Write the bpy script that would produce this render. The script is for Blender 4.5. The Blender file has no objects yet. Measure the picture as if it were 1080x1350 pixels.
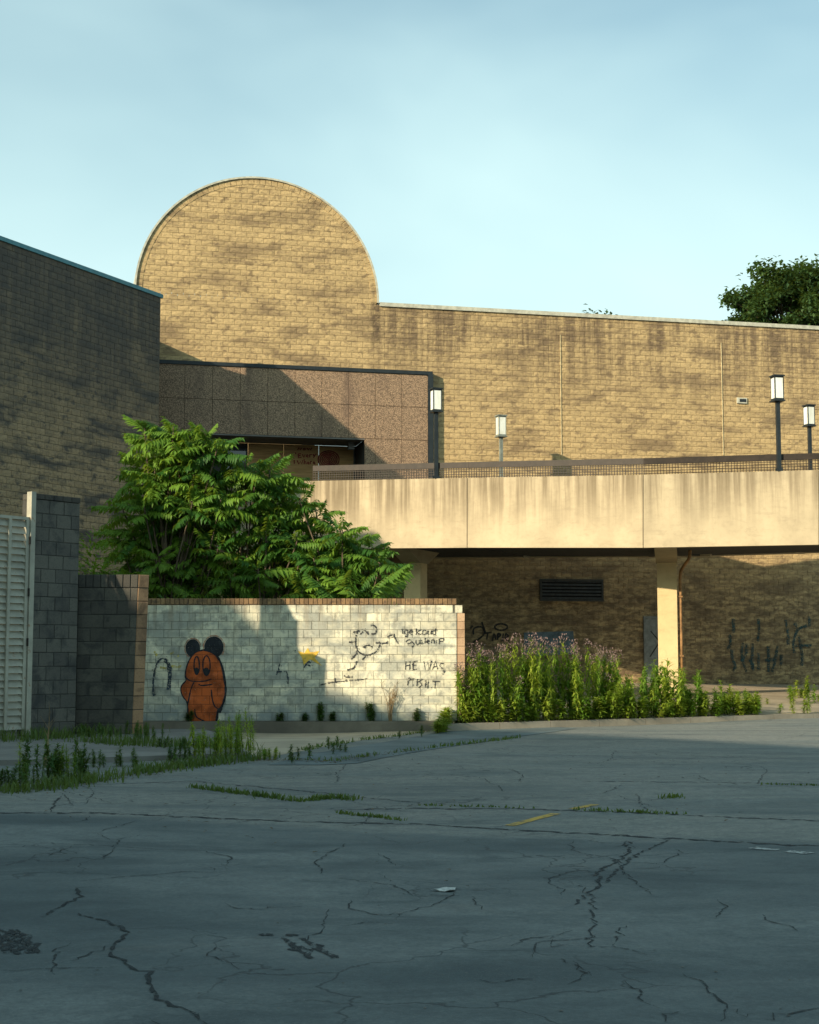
import bpy, math, random
from mathutils import Vector, Matrix
R = random.Random(7)

# ------------------------------------------------------------------ camera, sky, sun, exposure
FPX, CX, CY, CAMZ = 2000.0, 540.0, 675.0, 1.6
PITCH = math.atan(195.0 / FPX)
scn = bpy.context.scene
cam = bpy.data.cameras.new('camera')
cam.sensor_fit = 'HORIZONTAL'; cam.sensor_width = 36.0; cam.lens = 36.0 * FPX / 1080.0
cam.clip_start = 0.1; cam.clip_end = 3000
camo = bpy.data.objects.new('camera', cam); scn.collection.objects.link(camo)
camo.location = (0, 0, CAMZ); camo.rotation_euler = (math.pi / 2 + PITCH, 0, 0)
scn.camera = camo
SUNL = Vector((1.03, 1.0, -0.51)).normalized()            # direction the light travels
SUN_EL = math.asin(-SUNL.z)
SUN_AZ = math.atan2(-SUNL.x, -SUNL.y)                   # clockwise from +Y

world = bpy.data.worlds.new('World'); scn.world = world; world.use_nodes = True
wn, wl = world.node_tree.nodes, world.node_tree.links
wn.clear()
wo = wn.new('ShaderNodeOutputWorld'); bg = wn.new('ShaderNodeBackground')
sky = wn.new('ShaderNodeTexSky'); sky.sky_type = 'NISHITA'; sky.sun_disc = False
sky.sun_elevation = SUN_EL; sky.sun_rotation = SUN_AZ
sky.air_density = 1.0; sky.dust_density = 3.0; sky.ozone_density = 1.0
tc = wn.new('ShaderNodeTexCoord')
mp = wn.new('ShaderNodeMapping'); mp.inputs['Scale'].default_value = (1.5, 1.5, 3.6)
mp.inputs['Rotation'].default_value = (0.12, 0.10, 0.3)
nz = wn.new('ShaderNodeTexNoise'); nz.inputs['Scale'].default_value = 1.1
nz.inputs['Detail'].default_value = 4; nz.inputs['Roughness'].default_value = 0.5
nz.inputs['Distortion'].default_value = 0.5
rp = wn.new('ShaderNodeValToRGB'); rp.color_ramp.elements[0].position = 0.30; rp.color_ramp.elements[1].position = 0.78
rp.color_ramp.elements[0].color = (0.0, 0.0, 0.0, 1); rp.color_ramp.elements[1].color = (0.50, 0.50, 0.50, 1)
sx = wn.new('ShaderNodeSeparateXYZ'); wl.new(tc.outputs['Generated'], sx.inputs[0])
hz = wn.new('ShaderNodeMapRange'); hz.interpolation_type = 'SMOOTHSTEP'; wl.new(sx.outputs['Z'], hz.inputs['Value'])
for k_, v_ in (('From Min', .47), ('From Max', .18), ('To Min', .04), ('To Max', .60)): hz.inputs[k_].default_value = v_
vf = wn.new('ShaderNodeMath'); vf.operation = 'ADD'; vf.use_clamp = True; wl.new(hz.outputs[0], vf.inputs[0])
mx = wn.new('ShaderNodeMixRGB'); mx.inputs['Color2'].default_value = (5.0, 6.75, 6.65, 1)
wl.new(tc.outputs['Generated'], mp.inputs['Vector']); wl.new(mp.outputs[0], nz.inputs['Vector'])
wl.new(nz.outputs['Fac'], rp.inputs['Fac']); wl.new(rp.outputs['Color'], vf.inputs[1]); wl.new(vf.outputs[0], mx.inputs['Fac'])
tn = wn.new('ShaderNodeMixRGB'); tn.blend_type = 'MULTIPLY'; tn.inputs['Fac'].default_value = 1; tn.inputs['Color2'].default_value = (.66, 1.0, .98, 1)
wl.new(sky.outputs['Color'], tn.inputs['Color1']); wl.new(tn.outputs[0], mx.inputs['Color1']); wl.new(mx.outputs['Color'], bg.inputs['Color'])
bg.inputs['Strength'].default_value = 0.115
wl.new(bg.outputs[0], wo.inputs[0])

sl = bpy.data.lights.new('sun', 'SUN'); sl.energy = 5.0; sl.angle = math.radians(0.6); sl.color = (1.0, 0.84, 0.60)
so = bpy.data.objects.new('sun', sl); scn.collection.objects.link(so)
so.rotation_euler = SUNL.to_track_quat('-Z', 'Y').to_euler(); so.location = (-30, -30, 40)
vs = scn.view_settings
vs.view_transform = 'Standard'; vs.look = 'None'; vs.exposure = 0.52; vs.gamma = 1.0; vs.use_curve_mapping = False

# ------------------------------------------------------------------ helpers
COL = scn.collection
sp, cp = math.sin(PITCH), math.cos(PITCH)
def ray(px, py):
    a = (px - CX) / FPX; b = (CY - py) / FPX
    return Vector((a, cp - b * sp, sp + b * cp))
def P(px, py, Y):
    d = ray(px, py); return Vector((0, 0, CAMZ)) + d * (Y / d.y)
def gz(x, y):
    z = 0.030 * math.sin(.35 * x + 1.1) * math.sin(.27 * y + .5) + 0.012 * math.sin(.7 * x + .33 * y)
    z -= 0.10 * math.exp(-((x + 3.2) / 2.4) ** 2 - ((y - 34.3) / 2.6) ** 2)
    return z
def G(px, py, dz=0.0):
    d = ray(px, py); t = -CAMZ / d.z
    for _ in range(6):
        p = Vector((0, 0, CAMZ)) + d * t
        t = (gz(p.x, p.y) + dz - CAMZ) / d.z
    return Vector((0, 0, CAMZ)) + d * t

class Frame:
    def __init__(s, o, w):
        s.o = Vector((o[0], o[1])); s.w = Vector((w[0], w[1])).normalized()
        s.n = Vector((s.w.y, -s.w.x)); s.ang = math.atan2(s.w.y, s.w.x)
    def pt(s, u, z, n=0.0):
        q = s.o + s.w * u + s.n * n; return Vector((q.x, q.y, z))
    def px(s, px, py, n=0.0):
        d = ray(px, py); o = s.o + s.n * n
        t = o.dot(s.n) / (d.x * s.n.x + d.y * s.n.y)
        p = Vector((0, 0, CAMZ)) + d * t
        return (Vector((p.x, p.y)) - o).dot(s.w), p.z

class MB:
    def __init__(s): s.v = []; s.f = []
    def add(s, vs, fs):
        k = len(s.v); s.v += [tuple(v) for v in vs]; s.f += [tuple(i + k for i in f) for f in fs]
    def hexa(s, b, t):
        s.add(list(b) + list(t), [(3, 2, 1, 0), (4, 5, 6, 7), (0, 1, 5, 4), (1, 2, 6, 5), (2, 3, 7, 6), (3, 0, 4, 7)])
    def box(s, x0, x1, y0, y1, z0, z1):
        s.hexa([(x0, y0, z0), (x1, y0, z0), (x1, y1, z0), (x0, y1, z0)], [(x0, y0, z1), (x1, y0, z1), (x1, y1, z1), (x0, y1, z1)])
    def fbox(s, F, u0, u1, z0, z1, n0, n1):
        s.hexa([F.pt(u0, z0, n1), F.pt(u1, z0, n1), F.pt(u1, z0, n0), F.pt(u0, z0, n0)],
               [F.pt(u0, z1, n1), F.pt(u1, z1, n1), F.pt(u1, z1, n0), F.pt(u0, z1, n0)])
    def prism(s, poly, z0, z1):
        n = len(poly)
        s.add([(p[0], p[1], z0) for p in poly] + [(p[0], p[1], z1) for p in poly],
              [tuple(range(n - 1, -1, -1)), tuple(range(n, 2 * n))] + [(i, (i + 1) % n, n + (i + 1) % n, n + i) for i in range(n)])
    def tube(s, pts, rad, k=6, cap=True):
        pts = [Vector(p) for p in pts]; n = len(pts)
        if not hasattr(rad, '__len__'): rad = [rad] * n
        base = len(s.v); up = None
        for i, p in enumerate(pts):
            d = (pts[min(i + 1, n - 1)] - pts[max(i - 1, 0)])
            if d.length < 1e-9: d = Vector((0, 0, 1))
            d.normalize()
            if up is None:
                up = Vector((0, 0, 1)) if abs(d.z) < .9 else Vector((1, 0, 0))
            a = d.cross(up); a.normalize(); b = a.cross(d); up = b if b.length > 1e-6 else up
            for j in range(k):
                th = 2 * math.pi * j / k
                s.v.append(tuple(p + (a * math.cos(th) + b * math.sin(th)) * rad[i]))
        for i in range(n - 1):
            for j in range(k):
                q = base + i * k; j2 = (j + 1) % k
                s.f.append((q + j, q + j2, q + k + j2, q + k + j))
        if cap:
            s.f.append(tuple(base + j for j in range(k))[::-1]); s.f.append(tuple(base + (n - 1) * k + j for j in range(k)))
    def mesh(s, name, mat, smooth=False):
        m = bpy.data.meshes.new(name); m.from_pydata(s.v, [], s.f); m.update()
        if mat: m.materials.append(mat)
        if smooth:
            for p in m.polygons: p.use_smooth = True
        return m
    def build(s, name, mat, parent=None, smooth=False, kind=None, label=None):
        return link(name, s.mesh(name, mat, smooth), parent, kind, label)
def link(name, me, parent=None, kind=None, label=None, loc=None, rz=0.0, worldspace=True):
    o = bpy.data.objects.new(name, me); COL.objects.link(o)
    if loc is not None: o.location = loc
    if rz: o.rotation_euler = (0, 0, rz)
    if parent is not None:
        o.parent = parent
        if worldspace: o.matrix_parent_inverse = Matrix.Translation(-base_of(parent))
    if kind: o['kind'] = kind
    if label: o['label'] = label
    return o
BASE = {}
def base_of(o):
    return BASE.get(o.name, Vector((0, 0, 0)))
def thing(name, label, cat, loc=(0, 0, 0), group=None):
    o = bpy.data.objects.new(name, None); COL.objects.link(o)
    o.empty_display_size = .2; o.location = loc; BASE[o.name] = Vector(loc)
    tag(o, label, cat, group); return o
def tag(o, label, cat, group=None):
    o['label'] = label; o['category'] = cat
    if group: o['group'] = group
    return o
def struct(o): o['kind'] = 'structure'; return o
def lerp(a, b, t): return a + (b - a) * t
def spline(pts, sub=5):
    pts = [Vector(p) for p in pts]
    if len(pts) < 3: return pts
    out = []
    for i in range(len(pts) - 1):
        p0 = pts[max(i - 1, 0)]; p1 = pts[i]; p2 = pts[i + 1]; p3 = pts[min(i + 2, len(pts) - 1)]
        for j in range(sub):
            t = j / sub
            out.append(.5 * ((2 * p1) + (p2 - p0) * t + (2 * p0 - 5 * p1 + 4 * p2 - p3) * t * t + (3 * p1 - p0 - 3 * p2 + p3) * t ** 3))
    out.append(pts[-1]); return out

# ------------------------------------------------------------------ node materials
class NT:
    def __init__(s, name):
        s.m = bpy.data.materials.new(name); s.m.use_nodes = True
        s.n = s.m.node_tree.nodes; s.l = s.m.node_tree.links
        s.b = s.n['Principled BSDF']; s.out = s.n['Material Output']
        s.b.inputs['Specular IOR Level'].default_value = 0.3
    def set(s, sock, val):
        if hasattr(val, 'links') or isinstance(val, bpy.types.NodeSocket): s.l.new(val, sock)
        else: sock.default_value = val
    def node(s, t, **kw):
        n = s.n.new(t)
        for k, v in kw.items(): setattr(n, k, v)
        return n
    def math(s, op, a, b=0.0, clamp=False):
        n = s.node('ShaderNodeMath', operation=op); n.use_clamp = clamp
        s.set(n.inputs[0], a); s.set(n.inputs[1], b); return n.outputs[0]
    def pos(s): return s.node('ShaderNodeNewGeometry').outputs['Position']
    def obj(s): return s.node('ShaderNodeTexCoord').outputs['Object']
    def dot(s, v, w):
        n = s.node('ShaderNodeVectorMath', operation='DOT_PRODUCT'); s.set(n.inputs[0], v); n.inputs[1].default_value = w
        return n.outputs['Value']
    def comb(s, x, y, z=0.0):
        n = s.node('ShaderNodeCombineXYZ'); s.set(n.inputs[0], x); s.set(n.inputs[1], y); s.set(n.inputs[2], z); return n.outputs[0]
    def scale(s, v, sc):
        n = s.node('ShaderNodeMapping'); s.set(n.inputs['Vector'], v); n.inputs['Scale'].default_value = sc; return n.outputs[0]
    def noise(s, v, scale=1.0, detail=4, rough=.55, dist=0.0):
        n = s.node('ShaderNodeTexNoise'); s.set(n.inputs['Vector'], v)
        n.inputs['Scale'].default_value = scale; n.inputs['Detail'].default_value = detail
        n.inputs['Roughness'].default_value = rough; n.inputs['Distortion'].default_value = dist
        return n.outputs['Fac']
    def ramp(s, f, lo, hi, a=0.0, b=1.0):
        n = s.node('ShaderNodeMapRange'); s.set(n.inputs['Value'], f)
        n.inputs['From Min'].default_value = lo; n.inputs['From Max'].default_value = hi
        n.inputs['To Min'].default_value = a; n.inputs['To Max'].default_value = b
        n.interpolation_type = 'SMOOTHSTEP'; return n.outputs[0]
    def mix(s, f, a, b, mode='MIX'):
        n = s.node('ShaderNodeMixRGB', blend_type=mode)
        s.set(n.inputs['Fac'], f); s.set(n.inputs['Color1'], c4(a)); s.set(n.inputs['Color2'], c4(b)); return n.outputs[0]
    def bump(s, h, strength=.3, dist=.02):
        n = s.node('ShaderNodeBump'); s.set(n.inputs['Height'], h)
        n.inputs['Strength'].default_value = strength; n.inputs['Distance'].default_value = dist
        s.l.new(n.outputs[0], s.b.inputs['Normal'])
    def fin(s, col, rough=.85, metal=0.0):
        s.set(s.b.inputs['Base Color'], c4(col)); s.set(s.b.inputs['Roughness'], rough); s.b.inputs['Metallic'].default_value = metal
        return s.m
def c4(c):
    if isinstance(c, (tuple, list)) and len(c) == 3: return (*c, 1.0)
    return c
def plain(name, col, rough=.6, metal=0.0, var=.25, scale=6.0, bump=.1):
    t = NT(name); p = t.pos()
    f = t.noise(p, scale, 5, .6)
    d = tuple(c * (1 - var) for c in col); l = tuple(min(1, c * (1 + var)) for c in col)
    if bump: t.bump(t.noise(p, scale * 8, 4, .7), bump, .01)
    return t.fin(t.mix(t.ramp(f, .3, .7), d, l), rough, metal)

def brickfac(t, vec, bw, bh, mortar=0.01):
    n = t.node('ShaderNodeTexBrick'); t.set(n.inputs['Vector'], vec)
    n.offset = .5; n.offset_frequency = 2; n.squash = 1.0
    n.inputs['Color1'].default_value = (0, 0, 0, 1); n.inputs['Color2'].default_value = (1, 1, 1, 1)
    n.inputs['Mortar'].default_value = (.5, .5, .5, 1); n.inputs['Scale'].default_value = 1
    n.inputs['Mortar Size'].default_value = mortar; n.inputs['Bias'].default_value = 0
    n.inputs['Brick Width'].default_value = bw; n.inputs['Row Height'].default_value = bh
    return n.outputs['Color'], n.outputs['Fac']
def wcoord(t, F):
    p = t.pos(); u0 = F.o.dot(F.w)
    u = t.math('SUBTRACT', t.dot(p, (F.w.x, F.w.y, 0)), u0); z = t.dot(p, (0, 0, 1))
    return t.comb(u, z, 0), u, z, p
def splitface(name, F, bw, bh, base, dark, top=None, stain=.6, blotch=.5, wash=None, ucut=None, low=None):
    """split-face block: one tint per block, weather blotches, run-off streaks under the coping"""
    t = NT(name); v, u, z, p = wcoord(t, F)
    bc, _ = brickfac(t, v, bw, bh)
    lo = tuple(c * .90 for c in base); hi = tuple(min(1, c * 1.08) for c in base)
    col = t.mix(bc, lo, hi)
    ws = t.noise(t.scale(v, (.45, 1.5, 1)), 1.0, 5, .65, .4)
    col = t.mix(t.math('MULTIPLY', t.ramp(ws, .47, .66), blotch), col, dark)
    # single darker blocks and smudges
    sm = t.noise(t.scale(v, (2.2, 3.6, 1)), 1.0, 3, .6, .2)
    col = t.mix(t.math('MULTIPLY', t.ramp(sm, .55, .68), blotch * .9), col, dark)
    if top:
        z0, z1 = top
        st = t.noise(t.scale(v, (2.6, .16, 1)), 1.0, 5, .7, .15)
        bl = t.noise(t.scale(v, (.35, .5, 1)), 1.0, 3, .5)
        m = t.math('MULTIPLY', t.ramp(st, .36, .60), t.ramp(bl, .32, .50))
        m = t.math('MULTIPLY', m, t.ramp(z, z0, z1)); m = t.math('MULTIPLY', m, t.ramp(z, z1 + .9, z1 + .4, .12, 1.0))
        if ucut is not None:
            au = t.math('ABSOLUTE', t.math('ADD', u, .12)); js = t.math('MULTIPLY', t.ramp(au, .30, .08), t.ramp(z, z1 - 1.6, z1 - .2)); js = t.math('MULTIPLY', js, t.ramp(z, z1 + .9, z1 + .6))
            col = t.mix(t.math('MULTIPLY', js, t.ramp(t.noise(t.scale(v, (5, 4, 1)), 1.0, 4, .7), .3, .6)), col, (dark[0] * .6, dark[1] * .6, dark[2] * .65))
        if ucut is not None: m = t.math('MULTIPLY', m, t.ramp(u, ucut - .2, ucut + .4, .10, 1.0))
        m = t.math('MULTIPLY', m, t.ramp(t.noise(t.scale(v, (3.0, 9.0, 1)), 1.0, 3, .6), .3, .55, .35, 1.0))
        col = t.mix(t.math('MULTIPLY', m, stain), col, (dark[0] * .8, dark[1] * .8, dark[2] * .85))
    if low:  # dirt blotches low on the wall, also deepening the shade under the bridge
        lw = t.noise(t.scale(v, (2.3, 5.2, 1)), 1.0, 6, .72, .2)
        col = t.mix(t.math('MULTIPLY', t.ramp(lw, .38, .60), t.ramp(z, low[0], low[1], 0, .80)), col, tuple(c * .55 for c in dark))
    md = t.noise(t.scale(v, (5.0, 11.0, 1)), 1.0, 6, .78, .2)
    col = t.mix(t.ramp(md, .46, .68, 0, .68), col, dark)
    gr = t.noise(p, 14, 5, .7)
    col = t.mix(t.ramp(gr, .25, .75), t.mix(.22, col, dark), col)
    t.bump(t.math('ADD', t.noise(p, 9, 6, .75), t.math('MULTIPLY', t.noise(p, 34, 4, .7), .6)), .6, .025)
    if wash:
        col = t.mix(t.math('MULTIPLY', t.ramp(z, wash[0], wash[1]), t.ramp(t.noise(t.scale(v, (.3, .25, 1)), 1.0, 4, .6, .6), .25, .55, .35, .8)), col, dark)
    return t.fin(col, .95)
def concrete(name, base, streak=None, var=.18, zr=None):
    t = NT(name); p = t.pos()
    f = t.noise(p, .8, 6, .6, .3); g = t.noise(p, 7, 5, .6)
    col = t.mix(t.ramp(f, .3, .7), tuple(c * (1 - var) for c in base), tuple(min(1, c * (1 + var * .6)) for c in base))
    col = t.mix(t.ramp(g, .45, .8, 0, .25), col, tuple(c * .5 for c in base))
    if streak:
        s1 = t.noise(t.scale(p, (2.6, 2.6, .13)), 1.0, 5, .62, .1)
        s2 = t.noise(t.scale(p, (8.5, 8.5, .25)), 1.0, 4, .6, .1)
        z = t.dot(p, (0, 0, 1)); zz = t.ramp(z, zr[0], zr[1])
        m = t.math('MULTIPLY', t.ramp(s1, .36, .58), t.ramp(s2, .3, .56, .35, 1)); m = t.math('MULTIPLY', m, zz)
        col = t.mix(t.math('MULTIPLY', m, .74), col, streak)
    pit = t.noise(p, 26, 5, .8); col = t.mix(t.ramp(pit, .62, .72, 0, .45), col, tuple(c * .45 for c in base))
    lng = t.noise(t.scale(p, (1.3, 1.3, 5)), 1.0, 6, .7, .4); col = t.mix(t.ramp(lng, .52, .70, 0, .30), col, tuple(c * .55 for c in base))
    t.bump(t.math('ADD', g, pit), .25, .02)
    return t.fin(col, .9)

# ------------------------------------------------------------------ layout frames
R0 = P(500, 404, 55.0)
FR = Frame((R0.x, R0.y), (4.3, 1.0))                    # big rear wall
ZR = R0.z                                               # its top
C0 = P(212, 393, 50.5)
FL = Frame((C0.x, C0.y), (0.448, 0.894))                # left building's side wall: u runs away from the camera, 0 at the corner
ZL = C0.z
FW = Frame((0, 35.5), (1.0, 0.006))                     # white block wall
BH, BW = 0.2035, 0.41                                   # split-face block module
M = {}
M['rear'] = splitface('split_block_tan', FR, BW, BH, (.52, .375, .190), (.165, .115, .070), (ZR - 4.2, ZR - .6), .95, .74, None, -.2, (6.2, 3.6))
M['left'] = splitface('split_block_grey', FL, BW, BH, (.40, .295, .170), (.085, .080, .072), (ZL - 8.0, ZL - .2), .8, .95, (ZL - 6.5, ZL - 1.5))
M['mortar'] = plain('mortar', (.34, .255, .14), .95)
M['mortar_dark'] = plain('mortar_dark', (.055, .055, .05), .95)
M['coping_pale'] = plain('coping_pale', (.42, .41, .34), .6, 0, .2)
M['coping_teal'] = plain('coping_teal', (.07, .22, .26), .45, 0, .15)
M['dark_metal'] = plain('dark_metal', (.018, .024, .028), .45, 0, .2)
M['fascia'] = concrete('fascia_concrete', (.47, .385, .26), (.12, .088, .052), .14, (5.2, 7.3))
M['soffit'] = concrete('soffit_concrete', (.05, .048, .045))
M['column'] = concrete('column_paint', (.60, .46, .25), None, .10)
M['rail'] = plain('rail_brown', (.024, .016, .011), .55, 0, .3)

# ------------------------------------------------------------------ masonry
_bm = {}
def rough_block(w, h, rough, rnd, dep=.09, nx=4, nzv=2):
    """one split-face block in local space: x along the wall, -y outwards"""
    vs = []; j = .0065
    for b in range(nzv + 1):
        for a in range(nx + 1):
            x = -w / 2 + j + (w - 2 * j) * a / nx; zz = j + (h - 2 * j) * b / nzv
            edge = a in (0, nx) or b in (0, nzv)
            y = (rnd.uniform(.0, .35) if edge else -rnd.uniform(.2, 1.0)) * rough
            if not edge: x += rnd.uniform(-.02, .02)
            vs.append((x, y, zz))
    fs = []
    for b in range(nzv):
        for a in range(nx):
            q = b * (nx + 1) + a; fs.append((q, q + 1, q + nx + 2, q + nx + 1))
    loop = [a for a in range(nx + 1)] + [b * (nx + 1) + nx for b in range(1, nzv + 1)] + \
           [nzv * (nx + 1) + a for a in range(nx - 1, -1, -1)] + [b * (nx + 1) for b in range(nzv - 1, 0, -1)]
    k = len(vs)
    for i in loop: vs.append((vs[i][0], dep, vs[i][2]))
    n = len(loop)
    for i in range(n): fs.append((loop[(i + 1) % n], loop[i], k + i, k + (i + 1) % n))
    return vs, fs
def flat_block(w, h, j=.006, ch=.006, dep=.10):
    x0, x1, z0, z1 = -w / 2 + j, w / 2 - j, j, h - j
    vs = [(x0 + ch, 0, z0 + ch), (x1 - ch, 0, z0 + ch), (x1 - ch, 0, z1 - ch), (x0 + ch, 0, z1 - ch),
          (x0, ch, z0), (x1, ch, z0), (x1, ch, z1), (x0, ch, z1), (x0, dep, z0), (x1, dep, z0), (x1, dep, z1), (x0, dep, z1)]
    fs = [(0, 1, 2, 3)]
    for a in range(4):
        b = (a + 1) % 4; fs += [(a, a + 4, b + 4, b), (a + 4, a + 8, b + 8, b + 4)]
    return vs, fs
def masonry(F, zlo, zhi, spans, bw, bh, mat, parent, n_single, key, rough=.02, seed=1, name='block', lim=None):
    rnd = random.Random(seed); full = []; mb = MB()
    def put(vs, uc, z):
        out = []
        for x, y, zz in vs:
            p = F.pt(uc + x, z + zz, -y); out.append(p)
        return out
    r = int(math.floor(zlo / bh + 1e-6))
    variants = [rough_block(bw, bh, rough, rnd) for _ in range(8)]
    while (r + .5) * bh < zhi:
        z = r * bh; off = -.5 * bw if r % 2 == 0 else 0.0
        for (a, b) in spans(z + bh / 2):
            k = math.floor((a - off) / bw)
            while k * bw + off < b:
                u0, u1 = k * bw + off, (k + 1) * bw + off; k += 1
                c0, c1 = max(u0, a), min(u1, b)
                if c1 - c0 < .07: continue
                if c1 - c0 > bw - 1e-4: full.append(((u0 + u1) / 2, z))
                else:
                    v, f = rough_block(c1 - c0, bh, rough, rnd); mb.add(put(v, (c0 + c1) / 2, z), f)
        r += 1
    full.sort(key=lambda q: key(F.pt(q[0], q[1] + bh / 2)))
    ms = []
    for i in range(8):
        m = MB(); m.add(*variants[i]); ms.append(m.mesh(name, mat))
    for i, (u, z) in enumerate(full):
        if i < n_single:
            link(name, ms[rnd.randrange(8)], parent, loc=F.pt(u, z), rz=F.ang)
        else:
            v, f = rough_block(bw, bh, rough, rnd); mb.add(put(v, u, z), f)
    mb.build('block_field', mat, parent, kind='stuff')
def proj(p):
    d = Vector(p) - Vector((0, 0, CAMZ)); zc = d.y * cp + d.z * sp; yc = -d.y * sp + d.z * cp
    return CX + FPX * d.x / zc, CY - FPX * yc / zc

# ------------------------------------------------------------------ the ground
def asphalt_mat():
    t = NT('worn_asphalt'); p = t.pos()
    big = t.noise(t.scale(p, (.16, .30, 1)), 1.0, 5, .55, .6)
    mid = t.noise(t.scale(p, (.55, 1.0, 1)), 1.0, 6, .62, .5)
    fine = t.noise(p, 30, 6, .8); agg = t.noise(p, 95, 3, .7)
    col = t.mix(t.ramp(big, .38, .62), (.092, .120, .122), (.205, .232, .220))
    col = t.mix(t.ramp(mid, .47, .68, 0, .7), col, (.066, .084, .088))
    col = t.mix(t.ramp(t.noise(t.scale(p, (.35, .8, 1)), 1.0, 5, .6, .8), .60, .75, 0, .5), col, (.165, .16, .14))
    old = t.ramp(t.math('ADD', t.dot(p, (.34, 1, 0)), t.math('MULTIPLY', t.noise(p, .5, 4, .6), 1.2)), 15.0, 15.5)
    stk = t.noise(t.scale(p, (.22, .75, 1)), 1.0, 5, .65, .9)
    col = t.mix(t.math('MULTIPLY', old, t.ramp(stk, .34, .60, .20, .90)), col, (.275, .275, .240))
    blo = t.noise(p, 5.5, 6, .8, .3); col = t.mix(t.ramp(blo, .35, .7, 0, .55), col, (.075, .092, .096)); col = t.mix(t.ramp(t.noise(p, 11, 6, .85), .58, .75, 0, .5), col, (.23, .235, .225))
    # hairline alligator cracking, patchy
    vo = t.node('ShaderNodeTexVoronoi', feature='DISTANCE_TO_EDGE'); vo.inputs['Scale'].default_value = .9
    wob = t.node('ShaderNodeVectorMath', operation='ADD'); t.l.new(p, wob.inputs[0])
    nn = t.node('ShaderNodeTexNoise'); nn.inputs['Scale'].default_value = 1.6; nn.inputs['Detail'].default_value = 5
    t.l.new(p, nn.inputs['Vector']); sc = t.node('ShaderNodeVectorMath', operation='SCALE'); sc.inputs['Scale'].default_value = .9
    t.l.new(nn.outputs['Color'], sc.inputs[0]); t.l.new(sc.outputs[0], wob.inputs[1]); t.l.new(wob.outputs[0], vo.inputs['Vector'])
    hair = t.math('MULTIPLY', t.ramp(vo.outputs['Distance'], .0, .016, 1, 0), t.ramp(t.noise(p, .22, 3, .5), .44, .58))
    col = t.mix(t.math('MULTIPLY', hair, .7), col, (.025, .028, .03))
    col = t.mix(t.ramp(fine, .3, .7, 0, .5), col, (.050, .060, .064))
    col = t.mix(t.ramp(agg, .58, .74, 0, .6), col, (.26, .255, .235))
    t.bump(t.math('ADD', fine, t.math('MULTIPLY', hair, -2.0)), .35, .012)
    return t.fin(col, t.ramp(mid, .3, .7, .75, .95))
M['asphalt'] = asphalt_mat()
def axis(a, b, step, far):
    xs = []; x = a
    while x <= b + 1e-6: xs.append(x); x += step
    g = step; lo = [a]; hi = [xs[-1]]
    while lo[-1] > -far: g *= 1.6; lo.append(lo[-1] - g); hi.append(hi[-1] + g)
    return lo[:0:-1] + xs + hi[1:]
xs = axis(-14, 16, .4, 900); ys = axis(3, 44, .4, 900)
mb = MB()
def gfade(x, y):
    f = 1.0 if (-16 < x < 18 and 0 < y < 46) else 0.0
    return gz(x, y) * f
mb.v = [(x, y, gfade(x, y)) for y in ys for x in xs]
nx = len(xs)
mb.f = [(j * nx + i, j * nx + i + 1, (j + 1) * nx + i + 1, (j + 1) * nx + i) for j in range(len(ys) - 1) for i in range(nx - 1)]
ground = struct(mb.build('ground', M['asphalt'], smooth=True))

def inpoly(x, y, poly):
    c = False; n = len(poly)
    for i in range(n):
        x1, y1 = poly[i][:2]; x2, y2 = poly[(i + 1) % n][:2]
        if (y1 > y) != (y2 > y) and x < (x2 - x1) * (y - y1) / (y2 - y1) + x1: c = not c
    return c
def sheet(name, pxpoly, mat, dz, sub=.3):
    """a thin pavement sheet laid over the ground sheet, outline given as ground points"""
    import bmesh
    pts = [G(*q) for q in pxpoly]
    bm = bmesh.new(); vs = [bm.verts.new((p.x, p.y, 0)) for p in pts]; bm.faces.new(vs)
    for _ in range(2):
        bmesh.ops.triangulate(bm, faces=bm.faces[:])
        long = [e for e in bm.edges if e.calc_length() > sub]
        bmesh.ops.subdivide_edges(bm, edges=long, cuts=4)
    bmesh.ops.triangulate(bm, faces=bm.faces[:])
    for v in bm.verts: v.co.z = gz(v.co.x, v.co.y) + dz
    bm.normal_update()
    for f in bm.faces:
        if f.normal.z < 0: f.normal_flip()
    me = bpy.data.meshes.new(name); bm.to_mesh(me); bm.free(); me.materials.append(mat)
    return struct(link(name, me))
M['tan_conc'] = concrete('tan_pavement', (.40, .33, .24), None, .2)
M['blue_asphalt'] = concrete('blue_grey_patch', (.12, .15, .155), None, .3)
M['pale_asphalt'] = concrete('pale_asphalt', (.16, .155, .135), None, .3)
M['dark_asphalt'] = concrete('dark_patch', (.060, .068, .072), None, .3)
sheet('concrete_path', [(300, 985), (345, 1000), (400, 990), (480, 976), (575, 962), (590, 957), (450, 961), (320, 964)], M['tan_conc'], .004)
sheet('asphalt_path', [(352, 1009), (420, 1009), (470, 1007), (560, 990), (660, 975), (760, 961), (720, 957), (640, 959), (575, 966), (500, 980), (420, 993)], M['blue_asphalt'], .008)

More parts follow.
